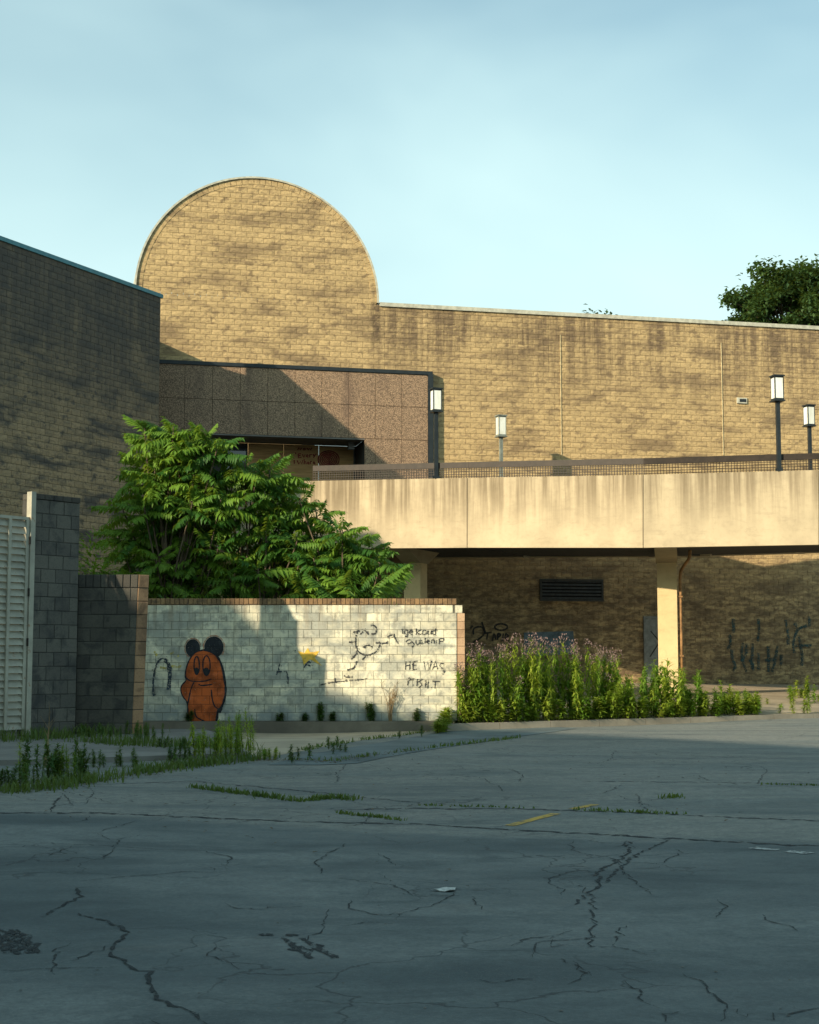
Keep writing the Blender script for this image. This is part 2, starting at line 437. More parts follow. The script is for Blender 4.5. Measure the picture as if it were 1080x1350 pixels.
# cracks, seams, paint, tyre marks: thin strips lying on the asphalt
def ragged(name, col, wear, sc=(1, 1, 1), f=30):
    t = NT(name); p = t.pos(); n = t.noise(t.scale(p, sc), f, 4, .75); t.fin(col, .95)
    tr = t.node('ShaderNodeBsdfTransparent'); mx = t.node('ShaderNodeMixShader')
    t.l.new(t.ramp(n, wear - .07, wear + .07), mx.inputs[0]); t.l.new(tr.outputs[0], mx.inputs[1]); t.l.new(t.b.outputs[0], mx.inputs[2])
    t.l.new(mx.outputs[0], t.out.inputs['Surface']); return t.m
M['crack'] = ragged('crack_dark', (.030, .036, .038), .46, f=22); M['seam'] = ragged('seam_dark', (.030, .034, .038), .47, f=9)
def ground_ribbon(name, pts, w, mat, dz=.004, jit=.0, sub=4, parent=ground, wvar=.6, seed=0):
    rnd = random.Random(seed); P3 = []
    pp = [G(*q) for q in pts]
    # densify with jitter so that the line wanders like a real crack
    fine = []
    for a, b in zip(pp[:-1], pp[1:]):
        n = max(2, int((b - a).length / .07)) if jit else sub
        for i in range(n): fine.append(a.lerp(b, i / n) + Vector((rnd.uniform(-jit, jit), rnd.uniform(-jit, jit) * 1.6, 0)))
    fine.append(pp[-1]); m = MB(); n = len(fine)
    for i, p in enumerate(fine):
        d = fine[min(i + 1, n - 1)] - fine[max(i - 1, 0)]; s = Vector((-d.y, d.x, 0)); s.normalize()
        ww = w * .5 * (1 - wvar + 2 * wvar * rnd.random()) * (.35 + .65 * min(1, min(i, n - 1 - i) / 4.0 + (0 if jit else 1)))
        for q in (p - s * ww, p + s * ww): m.v.append((q.x, q.y, gz(q.x, q.y) + dz))
    m.f = [(2 * i, 2 * i + 1, 2 * i + 3, 2 * i + 2) for i in range(n - 1)]
    m.f = [f[::-1] for f in m.f]
    return m.build(name, mat, parent)
def zp(pts, ox, oy, s): return [(ox + x / s, oy + y / s) for x, y in pts]
LC = [[(200, 530), (280, 550), (335, 580), (310, 605), (285, 635), (330, 655), (345, 675), (400, 685), (385, 715), (420, 755), (470, 780), (525, 810), (560, 830)],
      [(110, 540), (150, 515), (215, 485), (205, 460), (265, 462)], [(205, 445), (325, 432), (400, 428), (470, 420), (600, 420)],
      [(600, 402), (608, 380), (580, 375), (540, 365), (450, 362), (250, 350), (50, 340)], [(800, 440), (860, 448)],
      [(890, 438), (1000, 450), (1040, 455), (1100, 485)], [(0, 682), (180, 675), (300, 672)], [(135, 262), (145, 238), (160, 220)],
      [(530, 412), (560, 408), (565, 418)], [(1015, 430), (1030, 445)], [(255, 318), (290, 335)], [(160, 205), (250, 225), (300, 240)],
      [(400, 170), (480, 165), (560, 180)], [(610, 235), (660, 245)]]
RC = [[(435, 505), (470, 480), (520, 440), (555, 410), (590, 380), (640, 355), (690, 335)], [(520, 440), (490, 450), (500, 420), (530, 400), (575, 370), (580, 340), (540, 355)],
      [(390, 480), (400, 465), (360, 440), (420, 420), (485, 415)], [(560, 420), (600, 450), (640, 480)], [(480, 480), (490, 560), (470, 620)],
      [(280, 620), (295, 600), (370, 590), (430, 575)], [(370, 590), (375, 615), (480, 620), (540, 615), (630, 640)], [(735, 690), (770, 720), (790, 745), (850, 780), (820, 815)],
      [(670, 815), (680, 795), (710, 790)], [(930, 815), (950, 795), (1080, 780)], [(575, 710), (620, 760), (660, 780)], [(165, 485), (190, 520)],
      [(560, 560), (545, 620)], [(660, 405), (640, 412), (600, 410)], [(400, 650), (440, 670), (480, 695)], [(620, 395), (650, 400), (720, 370), (700, 360)],
      [(600, 215), (610, 245), (650, 265)], [(445, 218), (520, 210), (560, 190)], [(700, 170), (760, 165), (790, 180)], [(250, 180), (340, 172)],
      [(850, 780), (870, 800), (905, 795)], [(455, 455), (470, 480)], [(540, 430), (565, 425), (550, 390)], [(0, 470), (30, 466)], [(20, 440), (90, 442)]]
for i, c in enumerate(LC):
    ground_ribbon('crack', zp(c, 0, 940, 2), .022 if i in (0, 1, 7) else .013, M['crack'], jit=.018, seed=i)
for i, c in enumerate(RC):
    ground_ribbon('crack', zp(c, 540, 940, 2), .026 if i in (0, 1) else .013, M['crack'], jit=.028, seed=50 + i)
rk = random.Random(404)
for i in range(48):                                     # fine wandering cracks
    x, y = rk.uniform(-20, 1100), 965 + 385 * rk.random() ** 1.3; c = [(x, y)]; a = rk.uniform(0, 6.28)
    for k in range(rk.randint(3, 7)):
        a += rk.uniform(-.9, .9); st = rk.uniform(8, 26) * (.5 + (y - 940) / 300); x += math.cos(a) * st; y += math.sin(a) * st * .35; c.append((x, max(958, y)))
    ground_ribbon('crack', c, .008 + .006 * rk.random(), M['crack'], jit=.02, seed=500 + i)
for i, (c, w) in enumerate([([(-40, 1072), (130, 1072), (350, 1082), (560, 1087), (690, 1095), (800, 1101), (960, 1110), (1120, 1118)], .085),
                            ([(440, 1068), (540, 1066), (690, 1067), (870, 1073), (960, 1078), (1100, 1083)], .06),
                            ([(120, 1035), (250, 1030), (420, 1045), (560, 1060)], .05), ([(760, 1030), (950, 1032), (1100, 1034)], .05)]):
    ground_ribbon('pavement_seam', c, w, M['seam'], jit=.03, seed=90 + i, dz=.003)
M['yellow'] = NT('worn_yellow_paint')
t = M['yellow']; f = t.noise(t.pos(), 9, 5, .7)
M['yellow'] = t.fin(t.mix(t.ramp(f, .45, .62), (.52, .33, .06), (.14, .12, .08)), .8)
ground_ribbon('parking_line', [(672, 1089), (702, 1081), (733, 1073)], .11, M['yellow'], dz=.005, wvar=.08)
ground_ribbon('parking_line', [(755, 1067), (785, 1061)], .11, M['yellow'], dz=.005, wvar=.08)
t = NT('worn_white_paint'); f = t.noise(t.pos(), 14, 5, .7)
M['wpaint'] = t.fin(t.mix(t.ramp(f, .44, .56), (.40, .42, .40), (.12, .13, .13)), .8)
ground_ribbon('paint_dash', [(992, 1118), (1010, 1120), (1026, 1121)], .10, M['wpaint'], dz=.005, wvar=.3)
ground_ribbon('paint_dash', [(1038, 1123), (1054, 1124), (1068, 1126)], .11, M['wpaint'], dz=.005, wvar=.3)
t = NT('tyre_smear'); f = t.noise(t.scale(t.pos(), (9, 3, 1)), 2, 5, .7)
M['smear'] = ragged('tyre_rubber', (.030, .036, .038), .48, (1, .5, 1), 26)
for i, c in enumerate([[(-12, 1224), (0, 1236), (10, 1258)], [(3, 1225), (16, 1240), (26, 1259)], [(12, 1226), (28, 1241), (40, 1258)], [(22, 1227), (38, 1243), (53, 1257)],
                       [(374, 1236), (394, 1252), (412, 1264)], [(398, 1238), (420, 1251), (442, 1264)]]):
    ground_ribbon('tyre_mark', c, .085, M['smear'], jit=.02, seed=200 + i, dz=.004, wvar=.5)
ground_ribbon('tyre_mark', [(344, 1232), (362, 1234)], .06, M['smear'], dz=.004); ground_ribbon('tyre_mark', [(376, 1233), (394, 1234)], .05, M['smear'], dz=.004)

# rear pavement behind the kerb, rising gently to the big wall
K0, KD = Vector((.85, 34.80)), Vector((.84, .543)).normalized(); KN = Vector((-KD.y, KD.x))
def zrear(x, y):
    k = (Vector((x, y)) - K0).dot(KN); return .15 + .040 * max(0, k)
M['rear_pave'] = concrete('rear_pavement', (.36, .29, .20), None, .25)
mb = MB(); A = [K0 + KD * s for s in (0, 5, 10, 14, 40)]
rows = 12
for j in range(rows + 1):
    for i in range(21):
        s = -14 + 60 * i / 20; q = K0 + KD * s + KN * (0.15 + 34.0 * j / rows)
        mb.v.append((q.x, q.y, zrear(q.x, q.y)))
mb.f = [(j * 21 + i, j * 21 + i + 1, (j + 1) * 21 + i + 1, (j + 1) * 21 + i) for j in range(rows) for i in range(20)]
# keep only what lies to the right of the white wall's end or behind it
keep = []
for f in mb.f:
    c = sum((Vector(mb.v[i]) for i in f), Vector()) / 4
    if c.y > 36.8 or c.x > 2.6: keep.append(f)
mb.f = keep
struct(mb.build('rear_pavement', M['rear_pave']))
M['kerb'] = concrete('kerb_concrete', (.30, .26, .20), None, .25)
mb = MB(); kr = []
for i in range(13):                                     # kerb stones laid end to end
    s0, s1 = i * 1.5 + .006, (i + 1) * 1.5 - .006
    a, b = K0 + KD * s0, K0 + KD * s1; q = MB()
    q.hexa([(a.x, a.y, -.1), (b.x, b.y, -.1), (b.x + KN.x * .15, b.y + KN.y * .15, -.1), (a.x + KN.x * .15, a.y + KN.y * .15, -.1)],
           [(a.x + KN.x * .02, a.y + KN.y * .02, .152), (b.x + KN.x * .02, b.y + KN.y * .02, .152), (b.x + KN.x * .15, b.y + KN.y * .15, .152), (a.x + KN.x * .15, a.y + KN.y * .15, .152)])
    kr.append(q)
kerb = struct(kr[0].build('kerb', M['kerb']))
for q in kr[1:]: q.build('kerb_stone', M['kerb'], kerb)
# raised walk in front of the gate, left
M['walk'] = concrete('walk_concrete', (.19, .185, .17), None, .25)
mb = MB(); WZ = .065
walk_poly = [(-12, 22.6), (-6.2, 23.6), (-3.1, 25.2), (-2.75, 25.9), (-3.4, 30), (-4.6, 34.2), (-12, 34.2)]
mb.prism(walk_poly, -.2, WZ)
struct(mb.build('raised_walk', M['walk']))

# ------------------------------------------------------------------ big rear building with the half-round gable
rear = thing('shopping_hall', 'tan split-face block building with a half-round gable and long flat roofline', 'building', FR.pt(8, .5))
PN = .24                                                # the entrance surround stands this far proud of the wall
pu0, _ = FR.px(205, 480, PN); pu1, pz1 = FR.px(571, 490, PN)
_, pz0 = FR.px(571, 700, PN)
ou1, oz1 = FR.px(481, 578, PN)                          # opening: right edge and soffit
DECK = 6.0
cu, cz = FR.px(341, 398); du, _ = FR.px(497, 398); DR = du - cu
cz = ZR + .12
UL, UR = FR.px(150, 500)[0], FR.px(1080, 600)[0] + 5.0
def span_rear(z):
    lo, hi = UL, UR
    if z > ZR:
        if z - cz >= DR - .02: return []
        h = math.sqrt(max(0, (DR - .02) ** 2 - max(0, z - cz) ** 2)); return [(cu - h, cu + h)]
    if DECK - .2 < z < pz1 - .1: return [(pu1 - .12, hi)]
    return [(lo, hi)]
def keyr(p):
    x, y = proj(p)
    vis = (195 < x < 1080) and (y < 600 or (y > 745 and x > 615)) and not (x < 575 and y > 470)
    return (0 if vis else 1e6) + (Vector(p) - Vector((0, 0, CAMZ))).length
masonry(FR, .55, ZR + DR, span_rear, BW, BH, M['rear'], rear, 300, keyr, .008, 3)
mb = MB(); BT = -.02
mb.fbox(FR, UL, UR, -.3, DECK - .2, BT - .3, BT); mb.fbox(FR, UL, UR, pz1 - .05, ZR, BT - .3, BT); mb.fbox(FR, ou1 + .02, UR, DECK - .2, pz1 - .05, BT - .3, BT)
mb.build('backing_wall', M['mortar'], rear)
mb = MB(); seg = 40                                     # barrel vault behind the gable
for i in range(seg + 1):
    a = math.pi * i / seg
    for n in (BT, BT - 14): mb.v.append(FR.pt(cu - math.cos(a) * (DR - .03), max(ZR - .02, cz + math.sin(a) * (DR - .03)), n))
mb.f = [(2 * i, 2 * i + 1, 2 * i + 3, 2 * i + 2) for i in range(seg)] + [tuple(2 * i for i in range(seg + 1))]
mb.v = [tuple(v) for v in mb.v]
vault = mb.build('vault_roof', M['mortar'], rear)
ringm = []                                              # ring of radial bricks round the gable, then the metal edge
nb = 62
for i in range(nb):
    a0 = math.pi * (i + .04) / nb; a1 = math.pi * (i + .96) / nb; q = MB(); rr = []
    for r, n in ((DR - .21, -.05), (DR, -.05), (DR, .014), (DR - .21, .014)):
        for a in (a0, a1): rr.append(FR.pt(cu - math.cos(a) * r, cz + math.sin(a) * r, n))
    q.hexa([rr[0], rr[2], rr[4], rr[6]], [rr[1], rr[3], rr[5], rr[7]]); q.build('rim_brick', M['rear'], rear)
def arc_strip(r0, r1, n0, n1, name, mat):
    m = MB()
    for i in range(73):
        a = math.pi * i / 72
        for r, n in ((r0, n1), (r1, n1), (r1, n0), (r0, n0)): m.v.append(tuple(FR.pt(cu - math.cos(a) * r, cz + math.sin(a) * r, n)))
    for i in range(72):
        for j in range(4):
            m.f.append((4 * i + j, 4 * i + (j + 1) % 4, 4 * i + 4 + (j + 1) % 4, 4 * i + 4 + j))
    m.build(name, mat, rear)
arc_strip(DR + .004, DR + .07, -14, .07, 'gable_flashing', M['coping_pale'])
mb = MB(); mb.fbox(FR, cu + DR + .1, UR, ZR + .004, ZR + .15, -.4, .07); mb.build('coping', M['coping_pale'], rear)
mb = MB(); mb.fbox(FR, UL, cu - DR - .1, ZR + .004, ZR + .15, -.4, .07); mb.build('coping', M['coping_pale'], rear)
mb = MB(); mb.fbox(FR, cu + DR + .1, UR, ZR - .3, ZR - .05, -14, -.33); mb.fbox(FR, UL, cu + DR, DECK, ZR - .3, -14, -13.7); mb.build('roof', M['mortar'], rear)
for x in (739, 951):                                    # sealed control joints
    ua, za = FR.px(x, 438 + (x - 739) * .05, .03); _, zb = FR.px(x, 600, .03); mb = MB()
    mb.fbox(FR, ua - .012, ua + .012, zb, za - .1, .0, .028); mb.build('control_joint', plain('sealant%d' % x, (.50, .41, .25), .8), rear)
# wall box, louvre, service door
mb = MB(); a, b = FR.px(972, 524, .05); c, d = FR.px(985, 532, .05)
mb.fbox(FR, a, c, d, b, -.02, .06); sc = mb.build('scupper_box', M['coping_pale'], rear)
mb = MB(); mb.fbox(FR, a + .10, c - .03, d + .05, b - .05, .05, .064); mb.build('scupper_hole', M['dark_metal'], sc)
LZ = 'louvre'
a, b = FR.px(712, 763, .06); c, d = FR.px(796, 793, .06)
M['louvre'] = plain('louvre_grey', (.045, .045, .04), .6)
mb = MB(); fr = .07
mb.fbox(FR, a, c, b - fr, b, -.01, .08); mb.fbox(FR, a, c, d, d + fr, -.01, .08); mb.fbox(FR, a, a + fr, d + fr, b - fr, -.01, .08); mb.fbox(FR, c - fr, c, d + fr, b - fr, -.01, .08)
lv = mb.build('louvre_frame', M['louvre'], rear)
mb = MB(); mb.fbox(FR, a + fr, c - fr, d + fr, b - fr, -.01, .0305); mb.build('louvre_back', plain('louvre_dark', (.006, .006, .006), .9), lv)
for i in range(6):
    z = lerp(d + fr + .01, b - fr - .05, i / 5.0) ; h = (b - d) / 6.5; mb = MB()
    mb.hexa([FR.pt(a + fr, z, .075), FR.pt(c - fr, z, .075), FR.pt(c - fr, z, .06), FR.pt(a + fr, z, .06)],
            [FR.pt(a + fr, z + h * .62, .046), FR.pt(c - fr, z + h * .62, .046), FR.pt(c - fr, z + h * .62, .034), FR.pt(a + fr, z + h * .62, .034)])
    mb.build('louvre_slat', M['louvre'], lv)
M['door_grey'] = plain('door_grey', (.19, .20, .19), .6)
a, b = FR.px(851, 815, .06); c = a + 1.02; mb = MB(); mb.fbox(FR, a, c, .5, b, -.02, .06); dr = mb.build('service_door', M['door_grey'], rear)
mb = MB(); mb.fbox(FR, a - .07, a - .002, .5, b + .07, -.02, .085); mb.fbox(FR, c + .002, c + .07, .5, b + .07, -.02, .085); mb.fbox(FR, a - .002, c + .002, b + .002, b + .07, -.02, .085)
mb.build('door_frame', M['door_grey'], dr)
mb = MB(); mb.tube([FR.pt(c - .12, b - 1.15, .06), FR.pt(c - .12, b - 1.15, .11), FR.pt(c - .25, b - 1.15, .11)], .014); mb.build('door_handle', M['dark_metal'], dr)

# ------------------------------------------------------------------ entrance surround
por = thing('entrance_surround', 'brown aggregate panel entrance surround with black metal edge around a boarded opening', 'entrance', FR.pt((pu0 + pu1) / 2, DECK))
def agg():
    t = NT('aggregate_panel'); p = t.pos()
    v = t.node('ShaderNodeTexVoronoi'); v.inputs['Scale'].default_value = 42; t.l.new(p, v.inputs['Vector'])
    sep = t.node('ShaderNodeSeparateColor'); t.l.new(v.outputs['Color'], sep.inputs[0])
    col = t.mix(sep.outputs[0], (.10, .07, .05), (.42, .285, .185))
    f = t.noise(t.scale(p, (1.1, 1.1, .3)), 1, 5, .6)
    col = t.mix(t.ramp(f, .5, .72, 0, .6), col, (.11, .075, .06))
    t.bump(v.outputs['Distance'], .5, .03); return t.fin(col, .9)
M['agg'] = agg()
FP = Frame(FR.pt(0, 0, PN)[:2], FR.w)
pz0 = DECK
ed = .13
rows_z = [pz1 - ed, FR.px(400, 531, PN)[1], oz1, lerp(oz1, DECK, .5), DECK]
rows_z[1] = (rows_z[0] + rows_z[2]) / 2
ncol = 10; cw = (pu1 - .19 - (pu0 + .05)) / ncol
cols = [pu0 + .05 + cw * i for i in range(ncol + 1)]
for r in range(4):
    for k in range(ncol):
        u0, u1 = cols[k], cols[k + 1]
        if r >= 2:
            if u1 <= ou1 + .05: continue
            if u0 < ou1: u0 = ou1
        v, f = flat_block(u1 - u0, rows_z[r] - rows_z[r + 1], .006, .006, .10)
        m = MB(); m.add([FP.pt((u0 + u1) / 2 + x, rows_z[r + 1] + z, -y) for x, y, z in v], f); m.build('panel', M['agg'], por)
mb = MB(); mb.fbox(FP, pu0, pu1 - .02, pz1 - ed, pz1, -PN + .05, .05); mb.fbox(FP, pu1 - .19, pu1, DECK, pz1 - ed, -PN + .05, .05)
mb.build('metal_edge', M['dark_metal'], por)
RB = -1.55                                              # back of the recess
mb = MB(); mb.fbox(FR, pu0, pu1 - .2, oz1 + .02, pz1 - ed - .01, .0, PN - .07); mb.fbox(FR, ou1 + .02, pu1 - .2, DECK, oz1 + .02, .0, PN - .07)
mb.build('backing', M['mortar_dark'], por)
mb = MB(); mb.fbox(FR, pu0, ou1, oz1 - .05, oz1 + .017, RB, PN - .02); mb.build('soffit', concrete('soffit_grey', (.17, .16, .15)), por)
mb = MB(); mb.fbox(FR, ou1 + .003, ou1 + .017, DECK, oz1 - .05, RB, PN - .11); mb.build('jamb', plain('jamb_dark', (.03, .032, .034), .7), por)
M['ply'] = None
t = NT('plywood'); p = t.pos(); g = t.noise(t.scale(p, (1.2, 1.2, 14)), 1, 5, .6, .4)
M['ply'] = t.fin(t.mix(t.ramp(g, .3, .7), (.34, .19, .075), (.52, .31, .13)), .8)
bu0 = FR.px(327, 600, RB)[0]; bu1 = FR.px(466, 600, RB)[0]
nbd = 3
for i in range(nbd):
    a = lerp(bu0, bu1, i / nbd); b = lerp(bu0, bu1, (i + 1) / nbd); m = MB()
    m.fbox(FR, a + .006, b - .006, DECK, oz1 - .06, RB, RB + .04); m.build('plywood_board', M['ply'], por)
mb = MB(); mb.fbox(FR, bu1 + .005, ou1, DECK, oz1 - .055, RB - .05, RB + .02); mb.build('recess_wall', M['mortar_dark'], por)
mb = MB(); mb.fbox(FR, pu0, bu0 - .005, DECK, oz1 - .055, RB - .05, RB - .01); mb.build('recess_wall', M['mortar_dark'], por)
t = NT('window_glass'); M['glass'] = t.fin((.02, .03, .045), .08); M['glass'].node_tree.nodes['Principled BSDF'].inputs['Specular IOR Level'].default_value = .8
wu = FR.px(296, 600, RB)[0]
mb = MB(); mb.fbox(FR, wu, bu0 - .08, DECK + .9, oz1 - .35, RB - .008, RB + .02); wi = mb.build('window', M['glass'], por)
mb = MB(); mb.fbox(FR, wu - .07, wu - .002, DECK + .82, oz1 - .27, RB - .008, RB + .05); mb.fbox(FR, bu0 - .078, bu0 - .012, DECK + .82, oz1 - .27, RB - .008, RB + .05)
mb.fbox(FR, wu - .002, bu0 - .08, oz1 - .348, oz1 - .27, RB - .008, RB + .05); mb.build('window_frame', M['dark_metal'], wi)
a, b = FR.px(459, 583, -.5); mb = MB(); mb.fbox(FR, a, a + .22, oz1 - .32, oz1 - .054, -.62, -.4); mb.build('ceiling_light', concrete('light_box', (.16, .15, .14)), por)

# ------------------------------------------------------------------ left building
LEN, LTH = 47.0, 9.0
left = thing('left_wing', 'shaded grey-tan block wall building with thin teal roof edge', 'building', FL.pt(-5, 0))
def span_left(z): return [(-9.4, 0.0)]
def keyl(p):
    x, y = proj(p); return (0 if (0 < x < 212 and y < 690) else 1e6) + (Vector(p) - Vector((0, 0, CAMZ))).length
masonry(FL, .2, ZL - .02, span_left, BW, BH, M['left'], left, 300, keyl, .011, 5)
def FLb(m, u0, u1, z0, z1, n0, n1): m.fbox(FL, u0, u1, z0, z1, n0, n1)
for nm, u0, u1, zt_, n0 in [('wall', -9.5, 0, ZL - .03, -.5), ('inner_wall', -9.5, -.02, ZL - .55, -LTH), ('low_shade_wall', -17, -9.51, 10.2, -LTH), ('far_shade_wall', -36, -17.01, 13.2, -LTH), ('end_shade_wall', -LEN, -36.01, 14.4, -LTH)]:  # inner, low, far and end walls are unseen, heights set for their shadows
    mb = MB(); FLb(mb, u0, u1, -.2, zt_, n0, -.02 if n0 > -1 or u1 < -9 else -.51); mb.build(nm, M['mortar_dark'] if u1 > -9 else M['mortar'], left)
ret = Frame(FL.pt(0, 0, -LTH)[:2], (FL.n.x, FL.n.y))
mb = MB(); FLb(mb, -9.5, .06, ZL + .003, ZL + .13, -.45, .06); mb.build('coping', M['coping_teal'], left)
# closing piece between the wing's end and the rear wall
mb = MB(); b0 = FR.pt(FR.px(203, 500)[0] - .4, 0, -.1); c0 = FL.pt(-.1, 0, -.3)
q = [(c0.x, c0.y), (b0.x, b0.y), (b0.x - 8, b0.y - 1.5), (c0.x - 7, c0.y + 2.8)]
mb.prism(q[::-1], -.2, ZL - .7); mb.build('return_wall', M['mortar_dark'], left)

# block added out of frame, left and behind, shaped to shade the forecourt
blk = thing('shade_block', 'tall plain concrete block added out of frame to shade the forecourt', 'building', (-30, -8, 0))
poly = [(-40, 12), (-31.8, 6), (-25.7, -1), (-13.7, -15), (-2, -29), (6, -38), (-14, -52), (-60, -10), (-58, 12)]
mb = MB(); mb.prism(poly[::-1], -.2, 15.8); mb.build('wall', concrete('block_concrete', (.30, .27, .23)), blk)

# ------------------------------------------------------------------ footbridge
bf = [P(285, 725, 52.05), P(410, 723.5, 50.7), P(616, 722, 48.5), P(848, 722, 46.0), P(1080, 718, 45.07), P(1180, 716, 44.8)]
bt = [P(285, 636, 52.05), P(410, 634, 50.7), P(616, 630, 48.5), P(848, 626, 46.0), P(1080, 619.5, 45.07), P(1180, 617, 44.8)]
bri = thing('footbridge', 'cream stained concrete footbridge on columns leading to the boarded entrance', 'footbridge', (bf[3].x, bf[3].y, .5))
segs = list(zip(range(5), range(1, 6)))
def bnorm(i):
    d = Vector((bf[i + 1].x - bf[i].x, bf[i + 1].y - bf[i].y)); d.normalize(); return Vector((d.y, -d.x)), d
def off(p, n, k): return Vector((p.x - n.x * k, p.y - n.y * k, p.z))
BWD = [5.6, 5.6, 5.6, 6.8, 10.0, 10.4]                    # deck widths: flare added at the right to widen its shadow
RZD = [.66, .66, .66, .74, 1.08, 1.10]  # rear parapet raised out of sight to lengthen its shade on the wall
for i in range(5):
    n, d = bnorm(i); g = .012; w0, w1 = BWD[i], BWD[i + 1]
    a0, a1, b0, b1 = bf[i].copy(), bf[i + 1].copy(), bt[i].copy(), bt[i + 1].copy()
    D = Vector((d.x, d.y, 0)) * g
    a0 += D; b0 += D; a1 -= D; b1 -= D
    m = MB(); m.hexa([a0, a1, off(a1, n, .22), off(a0, n, .22)], [b0, b1, off(b1, n, .22), off(b0, n, .22)]); m.build('fascia_panel', M['fascia'], bri)
    m = MB(); m.hexa([off(a0, n, .03) + Vector((0, 0, .1)) - D, off(a1, n, .03) + Vector((0, 0, .1)) + D, off(a1, n, .2) + D, off(a0, n, .2) - D],
                     [off(b0, n, .03) - Vector((0, 0, .02)) - D, off(b1, n, .03) - Vector((0, 0, .02)) + D, off(b1, n, .2) - Vector((0, 0, .02)) + D, off(b0, n, .2) - Vector((0, 0, .02)) - D])
    m.build('joint_filler', M['mortar_dark'], bri)
    m = MB(); zz = Vector((0, 0, .06)); th = Vector((0, 0, .9))
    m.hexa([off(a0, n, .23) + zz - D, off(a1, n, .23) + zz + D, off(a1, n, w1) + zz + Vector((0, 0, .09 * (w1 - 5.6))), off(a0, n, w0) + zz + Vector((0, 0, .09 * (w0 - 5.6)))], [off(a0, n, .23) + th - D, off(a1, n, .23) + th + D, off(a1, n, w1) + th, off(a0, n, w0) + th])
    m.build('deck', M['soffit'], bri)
    if i >= 1:
        r0_, r1_ = Vector((0, 0, RZD[i] + .002 * i)), Vector((0, 0, RZD[i + 1] + .002 * i)); X_ = Vector((d.x, d.y, 0)) * (.35 if i < 4 else .1); e_ = .004 * i; m = MB(); L0_, L1_ = Vector((0, 0, .09 * (w0 - 5.6) + .03)), Vector((0, 0, .09 * (w1 - 5.6) + .03)); m.hexa([off(a0, n, w0 + .01 + e_) - X_ + L0_, off(a1, n, w1 + .01 + e_) + X_ + L1_, off(a1, n, w1 + .23 + e_) + X_ + L1_, off(a0, n, w0 + .23 + e_) - X_ + L0_], [off(b0, n, w0 + .01 + e_) + r0_ - X_, off(b1, n, w1 + .01 + e_) + r1_ + X_, off(b1, n, w1 + .23 + e_) + r1_ + X_, off(b0, n, w0 + .23 + e_) + r0_ - X_]); m.build('rear_parapet', M['fascia'], bri)
# handrail and square mesh
rt = {1: (404, 614.5), 2: (616, 611.0), 3: (848, 606.5), 4: (1080, 599.5), 5: (1180, 596.5)}
RH = .53
for i in range(1, 5):
    n, d = bnorm(i); b0, b1 = bt[i], bt[i + 1]
    A0 = off(b0, n, .16); A1 = off(b1, n, .16)
    L = (A1 - A0).length; m = MB()
    h = lambda s: A0.lerp(A1, s)
    up0, up1 = Vector((0, 0, RH - .19)), Vector((0, 0, RH))
    m.hexa([off(b0, n, .132) + up0, off(b1, n, .132) + up0, off(b1, n, .21) + up0, off(b0, n, .21) + up0], [off(b0, n, .132) + up1, off(b1, n, .132) + up1, off(b1, n, .21) + up1, off(b0, n, .21) + up1])
    m.build('handrail', M['rail'], bri)
    m = MB(); nb = int(L / .087); r = .009
    T = Vector((d.x, d.y, 0))
    for k in range(nb + 1):
        q = h(k / nb); m.hexa([q + T * -r + Vector((0, 0, .0)) , q + T * r, q + T * r - Vector((n.x, n.y, 0)) * .02, q - T * r - Vector((n.x, n.y, 0)) * .02],
                              [q + T * -r + up0, q + T * r + up0, q + T * r - Vector((n.x, n.y, 0)) * .02 + up0, q - T * r - Vector((n.x, n.y, 0)) * .02 + up0])
    for k in range(4):
        z0 = Vector((0, 0, .045 + .082 * k)); N = Vector((n.x, n.y, 0)) * .012
        m.hexa([A0 + N + z0, A1 + N + z0, A1 - N * .5 + z0, A0 - N * .5 + z0], [A0 + N + z0 + Vector((0, 0, .018)), A1 + N + z0 + Vector((0, 0, .018)), A1 - N * .5 + z0 + Vector((0, 0, .018)), A0 - N * .5 + z0 + Vector((0, 0, .018))])
    m.build('rail_mesh', M['rail'], bri)
def column(px, py, seg, setback, ztop, zbase, w=.62):
    n, d = bnorm(seg); u = ray(px, py); u = Vector((u.x, u.y)) / u.y
    o = Vector((bf[seg].x, bf[seg].y)) - n * setback
    t = o.dot(n) / u.dot(n); c = u * t; F = Frame((c.x, c.y), (d.x, d.y))
    m = MB(); m.fbox(F, -w / 2, w / 2, zbase, ztop, -w, 0); col = m.build('column', M['column'], bri)
    m = MB(); z1 = bf[seg].z + .05                      # tapered bracket up to the fascia
    m.hexa([F.pt(-w / 2 - .03, ztop, .03), F.pt(w / 2 + .03, ztop, .03), F.pt(w / 2 + .03, ztop, -w - .03), F.pt(-w / 2 - .03, ztop, -w - .03)],
           [F.pt(-w / 2 - .03, z1 + .01, setback - .24), F.pt(w / 2 + .03, z1 + .01, setback - .24), F.pt(w / 2 + .03, z1 + .01, -w - 1.2), F.pt(-w / 2 - .03, z1 + .01, -w - 1.2)])
    m.build('column_bracket', concrete('bracket_concrete', (.33, .27, .17)), bri)
    return F
cF = column(880, 800, 3, 3.0, 4.72, .3)
column(543.5, 770, 1, 1.7, 4.85, .3, .6); column(256, 770, 0, 1.2, 5.0, .3, .5)
M['pipe'] = plain('pipe_rust', (.26, .14, .055), .6, 0, .4)
m = MB(); m.tube(spline([cF.pt(.75, 5.1, .35), cF.pt(.72, 4.85, .3), cF.pt(.55, 4.62, .0), cF.pt(.44, 4.4, -.15), cF.pt(.42, 4.0, -.16)], 4) + [cF.pt(.42, 2.2, -.16), cF.pt(.42, .4, -.16)], .055, 8)
pp = m.build('downpipe', M['pipe'], bri, True)
for z in (3.6, 1.7):
    m = MB(); m.fbox(cF, .30, .49, z, z + .05, -.24, -.085); m.build('pipe_clamp', M['pipe'], pp)

